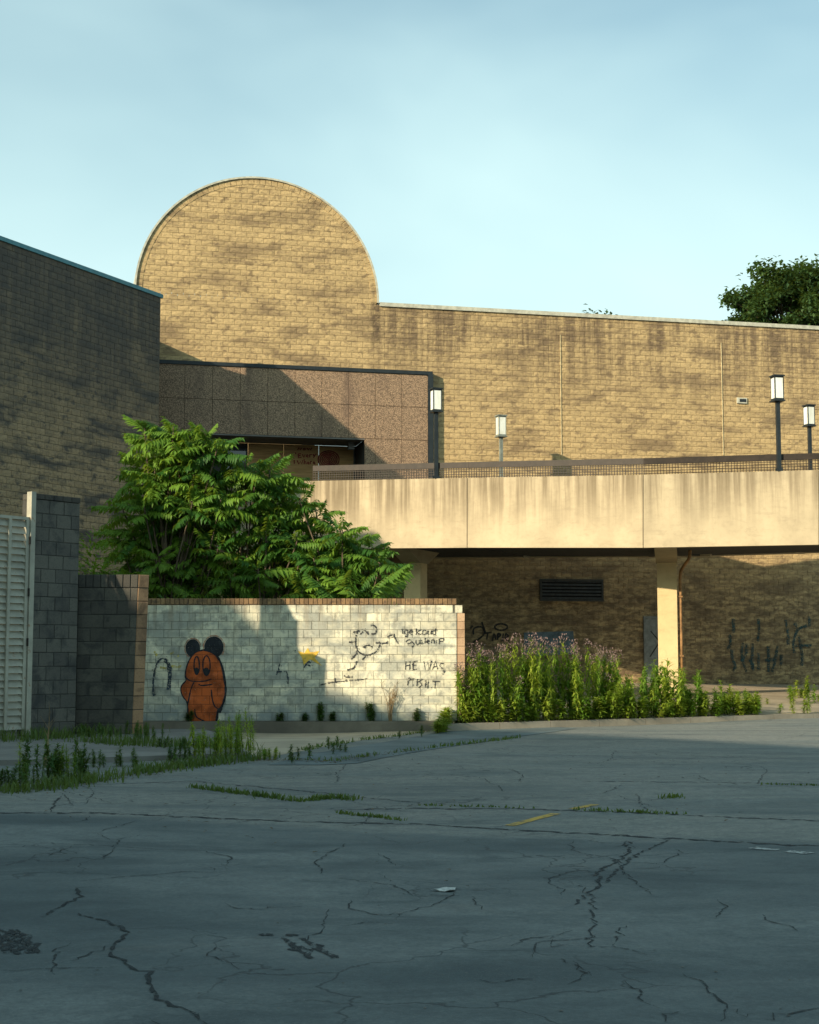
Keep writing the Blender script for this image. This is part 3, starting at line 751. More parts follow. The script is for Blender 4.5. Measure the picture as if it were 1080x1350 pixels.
# ------------------------------------------------------------------ lamps on the bridge
t = NT('lamp_diffuser'); M['diff'] = t.fin(t.mix(t.ramp(t.noise(t.scale(t.pos(), (4, 4, 1.2)), 1, 5, .65), .4, .75), (.80, .82, .78), (.60, .59, .50)), .4)
def lamp(px, pytop, Y, label, zfoot, ang, metal):
    top = P(px, pytop, Y); H = .80; W = .30; z1 = top.z; z0 = z1 - H
    r = thing('bridge_lamp', label, 'lamp', (top.x, top.y, zfoot), 'box lamps along the footbridge')
    F = Frame((top.x, top.y), (math.cos(ang), math.sin(ang)))
    m = MB(); m.fbox(F, -.055, .055, zfoot, z0 - .002, -.055, .055); m.build('post', metal, r)
    m = MB(); m.fbox(F, -.09, .09, zfoot, zfoot + .10, .058, .075); m.fbox(F, -.09, .09, zfoot, zfoot + .1, -.075, -.058); m.build('post_base', metal, r)
    m = MB(); m.fbox(F, -W / 2 - .03, W / 2 + .03, z0, z0 + .04, -W / 2 - .03, W / 2 + .03); m.fbox(F, -W / 2 + .01, W / 2 - .01, z0 + .04, z0 + .09, -W / 2 + .01, W / 2 - .01); m.build('bottom_plate', metal, r)
    m = MB(); m.fbox(F, -W / 2 - .03, W / 2 + .03, z1 - .04, z1, -W / 2 - .03, W / 2 + .03); m.fbox(F, -W / 2 + .01, W / 2 - .01, z1 - .09, z1 - .04, -W / 2 + .01, W / 2 - .01); m.build('cap', metal, r)
    k = .028
    for a in (-1, 1):
        for b in (-1, 1):
            m = MB(); x0 = a * (W / 2 - k) if a < 0 else W / 2 - k; x0 = -W / 2 if a < 0 else W / 2 - k; y0 = -W / 2 if b < 0 else W / 2 - k
            m.fbox(F, x0, x0 + k, z0 + .041, z1 - .041, y0, y0 + k); m.build('corner_bar', metal, r)
    for a in range(4):
        m = MB(); s = W / 2 - k - .002; e = W / 2 - .006; i = e - .008
        if a == 0: m.fbox(F, -s, s, z0 + .091, z1 - .091, i, e)
        if a == 1: m.fbox(F, -s, s, z0 + .091, z1 - .091, -e, -i)
        if a == 2: m.fbox(F, i, e, z0 + .091, z1 - .091, -s, s)
        if a == 3: m.fbox(F, -e, -i, z0 + .091, z1 - .091, -s, s)
        m.build('diffuser', M['diff'], r)
M['galv'] = plain('weathered_post', (.17, .19, .17), .5, 0, .25)
la = math.atan2(1.0, 4.3) + math.radians(6)
def on_parapet(px, py, seg, setback):
    """depth and top height of the parapet line (set back from the fascia) under a picture column"""
    n, d = bnorm(seg); o = Vector((bf[seg].x, bf[seg].y)) - n * setback; u = ray(px, py); u = Vector((u.x, u.y))
    t = o.dot(n) / u.dot(n); q = u * t
    k = (q - Vector((bt[seg].x, bt[seg].y)) + n * setback).dot(d) / (Vector((bt[seg + 1].x - bt[seg].x, bt[seg + 1].y - bt[seg].y))).length
    return q.y, lerp(bt[seg].z, bt[seg + 1].z, k) - .004 + ((lerp(RZD[seg], RZD[seg + 1], k) - .02) if setback > 1 else 0)
for px, pt_, seg, sb, lab, ang, mt in [
        (575, 512, 1, .068, 'box lamp on the front parapet against the black entrance edge', la, 'dark_metal'),
        (660.5, 547.5, 2, 5.80, 'small box lamp with pale grey post on the rear parapet', la, 'galv'),
        (1024.5, 495, 3, .068, 'tallest box lamp with dark post standing on the front parapet', la - .14, 'dark_metal'),
        (1066.5, 534, 3, 9.75, 'box lamp on the rear parapet beside the tallest lamp', la, 'dark_metal')]:
    Y, zf = on_parapet(px, pt_, seg, sb)
    lamp(px, pt_, Y, lab, zf, ang, M[mt])

# ------------------------------------------------------------------ white painted block wall
def white_mat():
    t = NT('worn_white_paint_block'); v, u, z, p = wcoord(t, FW)
    oi = t.node('ShaderNodeObjectInfo').outputs['Random']
    col = t.mix(oi, (.54, .50, .37), (.78, .73, .55))
    a = t.noise(t.scale(v, (.8, 1.4, 1)), 1.0, 6, .68, .6)
    col = t.mix(t.ramp(a, .40, .62, 0, .78), col, (.26, .28, .26))
    b = t.noise(t.scale(v, (5, 4, 1)), 1.0, 5, .7)
    col = t.mix(t.ramp(b, .45, .66, 0, .72), col, (.22, .22, .19))
    st = t.noise(t.scale(v, (6, .45, 1)), 1.0, 4, .65)          # grime running down from the coping
    col = t.mix(t.math('MULTIPLY', t.ramp(st, .45, .65), t.ramp(z, 1.9, 2.9, 0, .65)), col, (.25, .21, .15))
    lowm = t.math('MULTIPLY', t.ramp(z, .85, .25, 0, 1), t.ramp(t.noise(t.scale(v, (1.5, 2.5, 1)), 1.0, 5, .65), .35, .6))
    col = t.mix(t.math('MULTIPLY', lowm, .75), col, (.20, .24, .25))  # grey-blue overpaint and splash near the foot
    t.bump(t.noise(p, 60, 5, .7), .45, .006); return t.fin(col, .8)
M['white'] = white_mat()
def tintblock(name, c0, c1, dirt, ds=1.0):
    t = NT(name); p = t.pos(); oi = t.node('ShaderNodeObjectInfo').outputs['Random']
    col = t.mix(oi, c0, c1); col = t.mix(t.ramp(t.noise(p, 2.2 * ds, 6, .68, .5), .46, .68, 0, .8), col, dirt)
    col = t.mix(t.ramp(t.noise(p, 26, 4, .7), .45, .8, 0, .5), col, tuple(c * .6 for c in dirt))
    t.bump(t.noise(p, 50, 5, .75), .6, .010); return t.fin(col, .92)
M['coping_brick'] = tintblock('coping_brick', (.15, .095, .052), (.30, .185, .09), (.055, .042, .035), 2.0)
M['end_block'] = tintblock('end_block', (.40, .26, .16), (.52, .36, .23), (.24, .15, .09))
M['dark_block'] = tintblock('dark_block', (.062, .058, .050), (.105, .098, .080), (.028, .029, .030))
M['pier_block'] = tintblock('pier_block', (.092, .088, .078), (.135, .128, .108), (.042, .044, .045))
M['rust_block'] = tintblock('rust_block', (.26, .155, .09), (.37, .23, .13), (.13, .08, .05))
ZWT = P(400, 789, 35.5).z; ZWC = P(400, 797.5, 35.5).z
wu0 = FW.px(150, 850)[0]; wu1 = FW.px(602.5, 850)[0]
wall = thing('block_wall', 'white painted concrete block wall covered with graffiti and a brown brick coping', 'wall', FW.pt((wu0 + wu1) / 2, 0))
wbh = (ZWC - .19) / 14.0; wbw = .363
rnd = random.Random(11)
bm_cache = {}
def fb(w, h, mat, key, **kw):
    k = (key, round(w, 3), round(h, 3))
    if k not in bm_cache:
        m = MB(); m.add(*flat_block(w, h, **kw)); bm_cache[k] = m.mesh('block', mat)
    return bm_cache[k]
for r in range(14):
    z = .19 + r * wbh; offu = (.5 * wbw if r % 2 else 0) + .07; rend = wu1 - (.09 if r == 13 else 0)
    edges = [wu0]; k = wu0 + offu
    while k < rend - .12:
        edges.append(k); k += wbw
        if rnd.random() < .07: edges.append(k - wbw * .5)
    edges = sorted(set(round(e, 4) for e in edges)); edges.append(rend)
    for a, b in zip(edges[:-1], edges[1:]):
        if b - a < .05: continue
        o = link('block', fb(b - a, wbh, M['white'], 'w', j=.0042, ch=.005), wall, loc=FW.pt((a + b) / 2, z, rnd.uniform(-.003, .003)), rz=FW.ang + rnd.uniform(-.004, .004))
mb = MB(); mb.fbox(FW, wu0, wu1 - .04, -.2, ZWC - .003, -.30, -.009); mb.build('core', plain('wall_mortar', (.17, .165, .13), .95, 0, .5, 3), wall)
mb = MB(); mb.fbox(FW, wu0, FW.px(572, 900)[0], -.3, .185, -.012, .20); mb.build('footing', concrete('footing', (.17, .15, .12), None, .3), wall)
cw_ = .108; n = int((FW.px(603, 790)[0] - wu0) / cw_)
for i in range(n):
    a = wu0 + i * cw_; link('coping_brick', fb(cw_, ZWT - ZWC, M['coping_brick'], 'c', j=.004, ch=.008, dep=.34), wall, loc=FW.pt(a + cw_ / 2, ZWC + .002, .022 + rnd.uniform(-.004, .004)), rz=FW.ang)
# the broken end of the wall: a loose stack of end blocks, the top one shifted
ez = .19
for r in range(14):
    h = wbh; q = MB(); u0 = wu1 + .012; w = .17; dn = rnd.uniform(-.006, .006)
    if r == 13: u0 -= .055; h *= .97
    q.fbox(FW, u0, u0 + w, .19 + r * wbh + .005, .19 + r * wbh + h - .003, -.33, .006 + dn); q.build('end_block', M['white'] if r == 13 else M['end_block'], wall)

# painted figures: sheets a few millimetres proud of the blocks, worn through by noise
def paint(name, col, wear=.45, F=None, var=.3):
    t = NT(name); p = t.pos(); f = t.noise(p, 22, 5, .75); g = t.noise(p, 3.0, 5, .65)
    c = t.mix(t.ramp(g, .35, .65), tuple(x * (1 - var) for x in col), tuple(min(1, x * (1 + var)) for x in col))
    if F:                                               # the mortar joints show through the paint
        v, u, z, _ = wcoord(t, F); _, jt = brickfac(t, t.comb(t.math('SUBTRACT', u, wu0 + .07 - .5 * wbw), t.math('SUBTRACT', z, .19)), wbw, wbh, .007)
        c = t.mix(t.math('MULTIPLY', jt, .75), c, tuple(x * .22 for x in col))
        fl = t.noise(t.scale(v, (2, 5, 1)), 1.0, 5, .7); c = t.mix(t.ramp(fl, .5, .75, 0, .5), c, tuple(min(1, x * 1.7 + .05) for x in col))
    t.bump(f, .4, .006); t.fin(c, .75)
    tr = t.node('ShaderNodeBsdfTransparent'); mx = t.node('ShaderNodeMixShader')
    t.l.new(t.ramp(f, wear - .10, wear + .03), mx.inputs[0]); t.l.new(tr.outputs[0], mx.inputs[1]); t.l.new(t.b.outputs[0], mx.inputs[2])
    t.l.new(mx.outputs[0], t.out.inputs['Surface']); return t.m
def wall_strokes(F, strokes, w, n, mat, parent, name, smooth=True, wv=.25, seed=1, label=None, mist=None):
    rnd = random.Random(seed); m = MB()
    for st in strokes:
        ww = w
        if isinstance(st, tuple) and isinstance(st[0], (int, float)) and isinstance(st[1], list): ww, st = st
        uv = [Vector((*F.px(x, y, n), 0)) for x, y in st]
        if smooth: uv = spline(uv, 4)
        k = len(m.v); N = len(uv)
        for i, q in enumerate(uv):
            d = uv[min(i + 1, N - 1)] - uv[max(i - 1, 0)]
            s = Vector((-d.y, d.x, 0)); s.normalize(); h = ww * .5 * (1 + rnd.uniform(-wv, wv))
            for e in (q - s * h, q + s * h): m.v.append(tuple(F.pt(e.x, e.y, n + .0002 * (k % 7))))
        m.f += [(k + 2 * i, k + 2 * i + 2, k + 2 * i + 3, k + 2 * i + 1) for i in range(N - 1)]
    if mist:
        wall_strokes(F, strokes, w * 3.2, n - .0022, mist, parent, name + '_overspray', smooth, wv, seed + 3)
    return m.build(name, mat, parent, label=label)
def wall_poly(F, pts, n, mat, parent, name, label=None, smooth=True):
    uv = [Vector((*F.px(x, y, n), 0)) for x, y in pts]
    if smooth: uv = spline(uv + [uv[0]], 4)[:-1]
    m = MB(); m.v = [tuple(F.pt(q.x, q.y, n)) for q in uv]; m.f = [tuple(range(len(uv)))]
    return m.build(name, mat, parent, label=label)
def ell(cx, cy, rx, ry, n=20, a0=0, a1=360):
    return [(cx + rx * math.cos(math.radians(lerp(a0, a1, i / n))), cy + ry * math.sin(math.radians(lerp(a0, a1, i / n)))) for i in range(n + 1)]
M['p_orange'] = paint('paint_orange', (.40, .085, .018), .38, FW, .4)
M['p_black'] = paint('paint_black', (.014, .017, .022), .38, FW)
M['p_mist'] = paint('spray_mist', (.05, .05, .05), .635)
M['p_spray'] = paint('spray_black', (.03, .033, .035), .48)
M['p_blue'] = paint('spray_blue_black', (.035, .050, .07), .50)
M['p_yellow'] = paint('spray_yellow', (.66, .40, .06), .42)
z6 = lambda pts: zp(pts, 190, 780, 7.107)
body = [(560, 545), (480, 570), (430, 630), (400, 700), (385, 780), (392, 832), (352, 880), (345, 930), (365, 985), (402, 1035), (410, 1100), (415, 1200), (430, 1270), (490, 1285), (530, 1235), (552, 1207),
        (572, 1232), (585, 1272), (640, 1275), (680, 1200), (692, 1115), (722, 1088), (750, 1020), (765, 930), (755, 830), (735, 720), (700, 630), (640, 570)]
bear = wall_poly(FW, z6(body), .012, M['p_orange'], wall, 'graffiti_figure', 'orange painted bear-like figure with round black ears')
outl = body[:-1] + [(640, 570), (560, 545)]
wall_poly(FW, z6(ell(457, 530, 68, 84)[:-1]), .010, M['p_black'], wall, 'graffiti_ear'); wall_poly(FW, z6(ell(655, 520, 90, 100)[:-1]), .010, M['p_black'], wall, 'graffiti_ear')
wall_strokes(FW, [z6(outl[:18]), (.05, z6(outl[18:])), z6(ell(493, 693, 25, 84)), z6(ell(585, 693, 34, 92)), z6([(395, 808), (430, 835), (500, 841), (580, 836), (632, 818)]),
                  z6([(510, 868), (545, 880), (640, 868)]), z6([(465, 850), (437, 920), (420, 1000), (407, 1060)]), z6([(630, 920), (638, 1000), (660, 1070), (700, 1104)]),
                  z6([(475, 1100), (480, 1150), (500, 1182), (552, 1208)]), (.075, z6([(705, 1135), (722, 1090)]))], .030, .0160, M['p_black'], wall, 'graffiti_outline')
wall_poly(FW, z6(ell(492, 745, 22, 34)[:-1]), .0145, M['p_black'], wall, 'graffiti_eye'); wall_poly(FW, z6(ell(582, 748, 28, 36)[:-1]), .0145, M['p_black'], wall, 'graffiti_eye')
M['p_halo'] = paint('spray_red_halo', (.40, .16, .09), .50)
wall_strokes(FW, [z6(ell(655, 520, 99, 109, 24, 150, 400)), z6(ell(457, 530, 76, 92, 24, 120, 350))], .022, .011, M['p_halo'], wall, 'graffiti_halo')
wall_strokes(FW, [z6([(90, 980), (85, 850), (110, 700), (160, 630), (215, 640)]), (.10, z6([(200, 640), (235, 700), (240, 800), (230, 920)]))], .045, .009, M['p_blue'], wall, 'graffiti_arch', mist=M['p_mist'])
wall_strokes(FW, [z6([(95, 560), (120, 600)]), z6([(150, 710), (210, 720)]), z6([(250, 695), (300, 705), (350, 700)]), z6([(310, 590), (325, 610)]), z6([(250, 590), (275, 560)])], .05, .0095, paint('spray_faint_yellow', (.62, .50, .10), .52), wall, 'graffiti_specks')
z7 = lambda pts: zp(pts, 320, 780, 6.75)
wall_poly(FW, z7([(490, 528), (550, 545), (580, 500), (602, 540), (682, 528), (642, 590), (706, 662), (600, 602), (545, 652), (528, 590)]), .009, M['p_yellow'], wall, 'graffiti_star', 'yellow spray painted star', smooth=False)
wall_strokes(FW, [z7([(300, 740), (318, 690), (332, 640)]), z7([(315, 712), (350, 712)]), z7([(365, 712), (392, 720), (405, 790), (400, 820)]), z7([(470, 520), (468, 545)]), z7([(545, 678), (590, 620), (618, 662)]), z7([(555, 655), (610, 655)])], .030, .0090, M['p_blue'], wall, 'graffiti_marks', mist=M['p_mist'])
wall_strokes(FW, [z7([(690, 832), (760, 815), (850, 800), (1010, 788), (1110, 775)]), z7([(820, 770), (830, 812)]), z7([(900, 752), (980, 762)])], .022, .0090, M['p_spray'], wall, 'graffiti_scrawl', mist=M['p_mist'])
z8 = lambda pts: zp(pts, 460, 780, 6.75)
wall_strokes(FW, [z8(s) for s in [[(66, 385), (60, 450), (75, 520), (130, 562), (190, 560), (250, 525), (277, 470)], [(38, 362), (95, 347)], [(70, 375), (85, 340)], [(100, 382), (140, 346), (176, 382)],
                                  [(195, 298), (238, 310), (240, 368), (200, 376)], [(125, 500), (150, 480), (185, 480), (216, 500)], [(238, 455), (310, 460), (352, 446)], [(395, 375), (420, 430), (442, 462)],
                                  [(340, 400), (410, 378)], [(0, 450), (64, 446)], [(76, 546), (20, 602)], [(152, 576), (118, 606)], [(72, 618), (42, 682), (-15, 692)], [(-30, 760), (10, 762)]]], .034, .0090, M['p_spray'], wall, 'graffiti_face', label='black sprayed round frowning face', mist=M['p_mist'])
words = [[(508, 620), (504, 695)], [(546, 620), (541, 695)], [(506, 660), (544, 655)], [(577, 620), (571, 695)], [(577, 621), (612, 617)], [(574, 656), (602, 652)], [(571, 695), (606, 692)],
         [(667, 620), (681, 695), (700, 628), (716, 695), (736, 615)], [(744, 695), (770, 620), (791, 692)], [(753, 668), (787, 664)], [(846, 640), (816, 638), (808, 660), (840, 690), (851, 715), (834, 737)],
         [(522, 835), (534, 765)], [(534, 766), (556, 775), (530, 800)], [(572, 768), (570, 792)], [(574, 825), (573, 842)], [(610, 778), (605, 842)], [(611, 779), (642, 790), (609, 808)],
         [(658, 780), (628, 800), (652, 832), (620, 855)], [(686, 790), (681, 855)], [(707, 800), (702, 862)], [(683, 826), (706, 824)], [(730, 852), (738, 857)], [(772, 792), (765, 862)], [(744, 796), (812, 801)]]
script = [[(473, 330), (479, 374)], [(496, 378), (497, 346), (520, 343), (522, 395), (498, 398)], [(538, 362), (566, 356), (548, 340), (535, 366), (568, 382)], [(601, 328), (603, 384)], [(642, 340), (606, 360), (642, 384)],
          [(662, 345), (655, 375), (685, 378), (690, 348), (662, 345)], [(705, 345), (700, 372), (728, 376), (735, 345), (735, 380)], [(772, 328), (770, 378), (745, 374), (750, 350), (770, 352)],
          [(508, 450), (520, 432), (548, 430), (548, 458), (520, 462)], [(556, 440), (580, 470), (560, 492)], [(596, 432), (600, 466), (625, 462), (628, 430)], [(645, 430), (640, 462), (664, 462)], [(680, 410), (676, 462)],
          [(694, 448), (716, 440), (700, 430), (692, 452), (716, 462)], [(735, 460), (738, 432), (760, 434), (760, 462)], [(778, 432), (780, 460)], [(806, 418), (802, 470)], [(806, 420), (842, 418), (838, 440), (806, 444)]]
wall_strokes(FW, [z8(s) for s in words], .024, .0090, M['p_spray'], wall, 'graffiti_words', smooth=False, label='black hand-sprayed capital letters HE WAS above a scrawl', mist=M['p_mist'])
wall_strokes(FW, [z8(s) for s in script], .024, .0090, M['p_spray'], wall, 'graffiti_script', mist=M['p_mist'])

# graffiti on the big rear wall and the boards
M['p_teal'] = paint('spray_teal', (.018, .060, .066), .52); M['p_dark'] = paint('spray_dark', (.02, .018, .016), .42)
z5 = lambda pts: zp(pts, 920, 730, 6.75)
wall_strokes(FR, [z5(s) for s in [[(285, 720), (292, 800), (268, 852)], [(300, 850), (310, 940), (335, 1000), (312, 1048)], [(315, 580), (322, 705)], [(404, 790), (392, 900), (432, 1052)], [(436, 800), (428, 900), (385, 955)], [(490, 800), (484, 930), (494, 1032)],
                                  [(540, 580), (546, 690), (532, 780)], [(540, 880), (541, 1032)], [(625, 820), (632, 940), (628, 1052)], [(712, 820), (690, 950), (660, 1052)], [(745, 900), (740, 992)], [(465, 940), (500, 1040)], [(600, 950), (680, 940)], [(780, 590), (800, 680), (806, 812)],
                                  [(858, 620), (892, 652)], [(972, 640), (890, 680), (850, 800), (862, 882)], [(992, 560), (996, 645)], [(856, 822), (1015, 815)], [(900, 740), (930, 900), (925, 1000)]]], .11, .028, M['p_teal'], rear, 'graffiti_teal', label='tall teal sprayed lettering')
z1 = lambda pts: zp(pts, 540, 720, 6.0)
wall_strokes(FR, [z1(s) for s in [[(505, 700), (512, 650), (570, 640), (592, 690), (540, 742), (500, 762)], [(572, 600), (602, 690)], [(620, 680), (610, 742)], [(598, 690), (652, 680)], [(655, 752), (670, 690), (682, 742)], [(700, 690), (695, 742)], [(700, 690), (722, 702), (700, 722)],
                                  ell(725, 640, 50, 25), [(742, 690), (735, 752)], [(760, 690), (760, 752)], [(760, 690), (782, 710), (760, 726), (788, 752)], [(480, 650), (500, 630)]]], .065, .028, M['p_dark'], rear, 'graffiti_tag', label='dark looping sprayed tag')
wall_poly(FR, [(691, 834), (756, 832), (758, 862), (690, 866)], .027, paint('paint_patch_blue', (.10, .14, .165), .36), rear, 'paint_patch', smooth=False, label='blue-grey rectangle of overpaint')
wall_strokes(FR, [[(858, 832), (870, 846)], [(870, 846), (857, 866)]], .05, .0635, M['p_dark'], rear, 'graffiti_cross', smooth=False)
FB = Frame(FR.pt(0, 0, RB + .04)[:2], FR.w); z9 = lambda pts: zp(pts, 380, 560, 9.0)
M['p_red'] = paint('spray_red', (.16, .018, .014), .36)
wall_strokes(FB, [z9(s) for s in [[(152, 343), (120, 345), (124, 392), (158, 388)], [(121, 366), (148, 363)], [(170, 350), (186, 388), (202, 350)], [(214, 371), (240, 366), (226, 351), (213, 373), (242, 387)], [(256, 388), (256, 355), (282, 352)], [(296, 348), (312, 374)], [(334, 342), (312, 374), (300, 392)],
                                  [(108, 424), (126, 467), (146, 434), (160, 467), (172, 420)], [(190, 408), (190, 467)], [(190, 442), (210, 435), (213, 467)], [(226, 452), (248, 447), (236, 435), (226, 455), (250, 467)], [(262, 467), (262, 437), (284, 433)], [(296, 452), (318, 447), (306, 433), (296, 455), (322, 467)],
                                  [(112, 300), (128, 272), (142, 300), (158, 272)], [(180, 285), (200, 275), (205, 295), (182, 298), (180, 285)], [(225, 275), (240, 300), (252, 278), (266, 300), (280, 272)], [(72, 418), (72, 464)], [(85, 330), (92, 345)]]], .045, .006, M['p_red'], por, 'graffiti_words', smooth=False, label='red sprayed words Every Where')
wall_strokes(FB, [z9(ell(480, 412, r, r * .82, 24)) for r in (12, 34, 56, 78, 100, 124)], .05, .006, M['p_red'], por, 'graffiti_spiral', label='red sprayed concentric rings')

# ------------------------------------------------------------------ stub wall, tall pier and gate on the left
st0 = P(103, 760, 31.8)
FS = Frame((st0.x, st0.y), (1, .05)); zb, zt = .0, P(140, 757, 31.8).z
su1 = FS.px(174, 960)[0]; LEAN = (FS.px(182.4, 760)[0] - su1) / (zt - P(174, 960, 31.8).z) / su1
stub = thing('stub_wall', 'leaning grey block stub wall with a rust-coloured end beside the white wall', 'wall', FS.pt(su1 / 2, zb))
def leanpt(F, u, z, n, U): return F.pt(u * (1 + LEAN * (z - zb)), z, n)
nr = 12; rh = (zt - zb) / nr
FE0 = FS.pt(su1, 0); ew = FS.px(187.5, 960)[0] - su1; ewl = ew * 1.25
def stub_block(u0, u1, z0, z1, mat, end=False, nn=0.0, nm='block'):
    q = MB(); j = .006; c = .01; vs = []
    def mapp(u, z, n):
        if not end: p = leanpt(FS, u, z, n, 0); return p
        ex = su1 * (1 + LEAN * (z - zb)); a = math.radians(38)
        s = u; return FS.pt(ex + s * math.cos(a) * (1 + .0 * z) + n * math.sin(a), z, -s * math.sin(a) + n * math.cos(a))
    u0 += j; u1 -= j; z0 += j; z1 -= j
    for (u, z, n) in ((u0 + c, z0 + c, nn), (u1 - c, z0 + c, nn), (u1 - c, z1 - c, nn), (u0 + c, z1 - c, nn), (u0, z0, nn - c), (u1, z0, nn - c), (u1, z1, nn - c), (u0, z1, nn - c), (u0, z0, -.12), (u1, z0, -.12), (u1, z1, -.12), (u0, z1, -.12)):
        vs.append(mapp(u, z, n))
    fs = [(0, 1, 2, 3)]
    for a in range(4):
        b = (a + 1) % 4; fs += [(a, a + 4, b + 4, b), (a + 4, a + 8, b + 8, b + 4)]
    q.add(vs, fs); q.build(nm, mat, stub)
rnd = random.Random(5)
for r in range(nr):
    z0 = zb + r * rh; w = .52
    if r == nr - 1:
        k = 8
        for i in range(k): stub_block(su1 * i / k, su1 * (i + 1) / k, z0, z0 + rh, M['dark_block'], nn=.015 + rnd.uniform(-.004, .004), nm='coping_brick')
    else:
        e = [0] + [x for x in [(.5 if r % 2 else 1) * w + w * i for i in range(4)] if x < su1 - .12] + [su1]
        for a, b in zip(e[:-1], e[1:]): stub_block(a, b, z0, z0 + rh, M['dark_block'], nn=rnd.uniform(-.005, .005))
    stub_block(0, ewl, z0, z0 + rh, M['rust_block'], True, rnd.uniform(-.006, .006), 'end_block')
q = MB(); a = math.radians(38)
def corepts(z):
    ex = su1 * (1 + LEAN * (z - zb))
    return [FS.pt(.0, z, -.015), FS.pt(ex - .012, z, -.015), FS.pt(ex - .012 + ewl * math.cos(a), z, -.015 - ewl * math.sin(a)), FS.pt(ex - .05 + ewl * math.cos(a), z, -.42), FS.pt(.0, z, -.42)]
b_, t_ = corepts(-.1), corepts(zt - .015)
q.add(b_ + t_, [(4, 3, 2, 1, 0), (5, 6, 7, 8, 9)] + [(i, (i + 1) % 5, 5 + (i + 1) % 5, 5 + i) for i in range(5)]); q.build('core', M['mortar_dark'], stub)

pr0 = P(46.5, 652, 30.7); FPp = Frame((pr0.x, pr0.y), (.612, .79)); pL = FPp.px(105, 700)[0]
ptop = P(46.5, 650, 30.7).z; pzb = .05
pier = thing('gate_pier', 'tall dark grey block pier beside the slatted gate', 'pier', FPp.pt(pL / 2, pzb))
nr = 17; rh = (ptop - .12 - pzb) / nr; rnd = random.Random(9)
for r in range(nr):
    z0 = pzb + r * rh; w = pL / 3.1; e = [0] + [x for x in [(.5 if r % 2 else 1) * w + w * i for i in range(4)] if x < pL - .08] + [pL]
    for a, b in zip(e[:-1], e[1:]): link('block', fb(b - a, rh, M['pier_block'], 'p', j=.006, ch=.008), pier, loc=FPp.pt((a + b) / 2, z0, rnd.uniform(-.004, .004)), rz=FPp.ang)
mb = MB(); mb.fbox(FPp, 0.0, pL, -.1, ptop - .125, -.40, -.014); mb.build('core', M['mortar_dark'], pier)
for i in range(5): link('cap_brick', fb(pL / 5, .12, M['dark_block'], 'pc', j=.004, ch=.008, dep=.42), pier, loc=FPp.pt(pL * (i + .5) / 5, ptop - .12, .018), rz=FPp.ang)

def gate_mat():
    t = NT('gate_paint'); p = t.pos(); g = t.noise(t.scale(p, (3, 3, 3)), 1, 6, .65)
    c = t.mix(t.ramp(g, .3, .7), (.29, .28, .23), (.40, .385, .31)); r = t.noise(p, 6, 6, .7)
    c = t.mix(t.ramp(r, .60, .70, 0, .8), c, (.22, .11, .06)); return t.fin(c, .55)
M['gate'] = gate_mat()
gtop = P(40, 682, 30.6).z; gzb = .22
gate = thing('slatted_gate', 'off-white metal gate of horizontal louvre slats hung from a tall square post', 'gate', FPp.pt(-1.2, gzb))
mb = MB(); mb.fbox(FPp, -.125, -.012, .1, ptop + .02, -.10, .05); mb.build('gate_post', M['gate'], gate)
GL = -2.6
mb = MB(); mb.fbox(FPp, -.215, -.14, gzb, gtop, -.06, .02); mb.build('stile', M['gate'], gate)
mb = MB(); mb.fbox(FPp, GL, GL + .08, gzb, gtop, -.06, .02); mb.build('stile', M['gate'], gate)
mb = MB(); mb.fbox(FPp, -.66, -.595, gzb, gtop - .062, .0215, .05); mb.build('stile', M['gate'], gate)
mb = MB(); mb.fbox(FPp, GL + .08, -.215, gtop - .06, gtop, -.055, .021); mb.build('top_bar', M['gate'], gate)
ns = 30; hs = (gtop - .07 - gzb) / ns
for i in range(ns):
    z = gzb + i * hs; q = MB(); n0 = .0
    q.hexa([FPp.pt(GL + .081, z, .018), FPp.pt(-.216, z, .018), FPp.pt(-.216, z, .008), FPp.pt(GL + .081, z, .008)],
           [FPp.pt(GL + .081, z + hs * .92, -.045), FPp.pt(-.216, z + hs * .92, -.045), FPp.pt(-.216, z + hs * .92, -.055), FPp.pt(GL + .081, z + hs * .92, -.055)])
    q.build('slat', M['gate'], gate)
for z in (gtop - .55, gtop - 1.6, gtop - 2.6):
    q = MB(); q.tube([FPp.pt(-.132, z, .035), FPp.pt(-.132, z + .16, .035)], .022, 8); q.build('hinge', M['rail'], gate)

# ------------------------------------------------------------------ vegetation
def leafmat(name, c0, c1, trans=.35, rough=.5, objrand=True, nscale=1.5):
    t = NT(name); p = t.pos()
    f = t.noise(p, nscale, 3, .6)
    if objrand: f = t.math('MULTIPLY_ADD', t.node('ShaderNodeObjectInfo').outputs['Random'], .5); f.node.inputs[2].default_value = 0; f = t.math('ADD', f, t.math('MULTIPLY', t.noise(p, nscale, 3, .6), .5))
    col = t.mix(t.ramp(f, .25, .75), c0, c1)
    t.fin(col, rough); tl = t.node('ShaderNodeBsdfTranslucent'); mx = t.node('ShaderNodeMixShader'); mx.inputs[0].default_value = trans
    c2 = t.mix(.5, col, (.30, .34, .02)); t.l.new(c2, tl.inputs['Color'])
    t.l.new(t.b.outputs[0], mx.inputs[1]); t.l.new(tl.outputs[0], mx.inputs[2]); t.l.new(mx.outputs[0], t.out.inputs['Surface']); return t.m
M['leaf'] = leafmat('sumac_leaf', (.040, .130, .022), (.165, .300, .036), .45)
M['leaf2'] = leafmat('oak_leaf', (.024, .062, .024), (.070, .130, .034), .3, .6, False, .6)
M['weed'] = leafmat('weed_leaf', (.14, .28, .028), (.38, .47, .055), .5, .6)
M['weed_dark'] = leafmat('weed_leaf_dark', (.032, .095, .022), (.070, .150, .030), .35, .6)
M['bark'] = plain('bark', (.10, .075, .05), .9, 0, .35, 14, .4)
M['stem'] = plain('green_stem', (.09, .10, .03), .8, 0, .3)
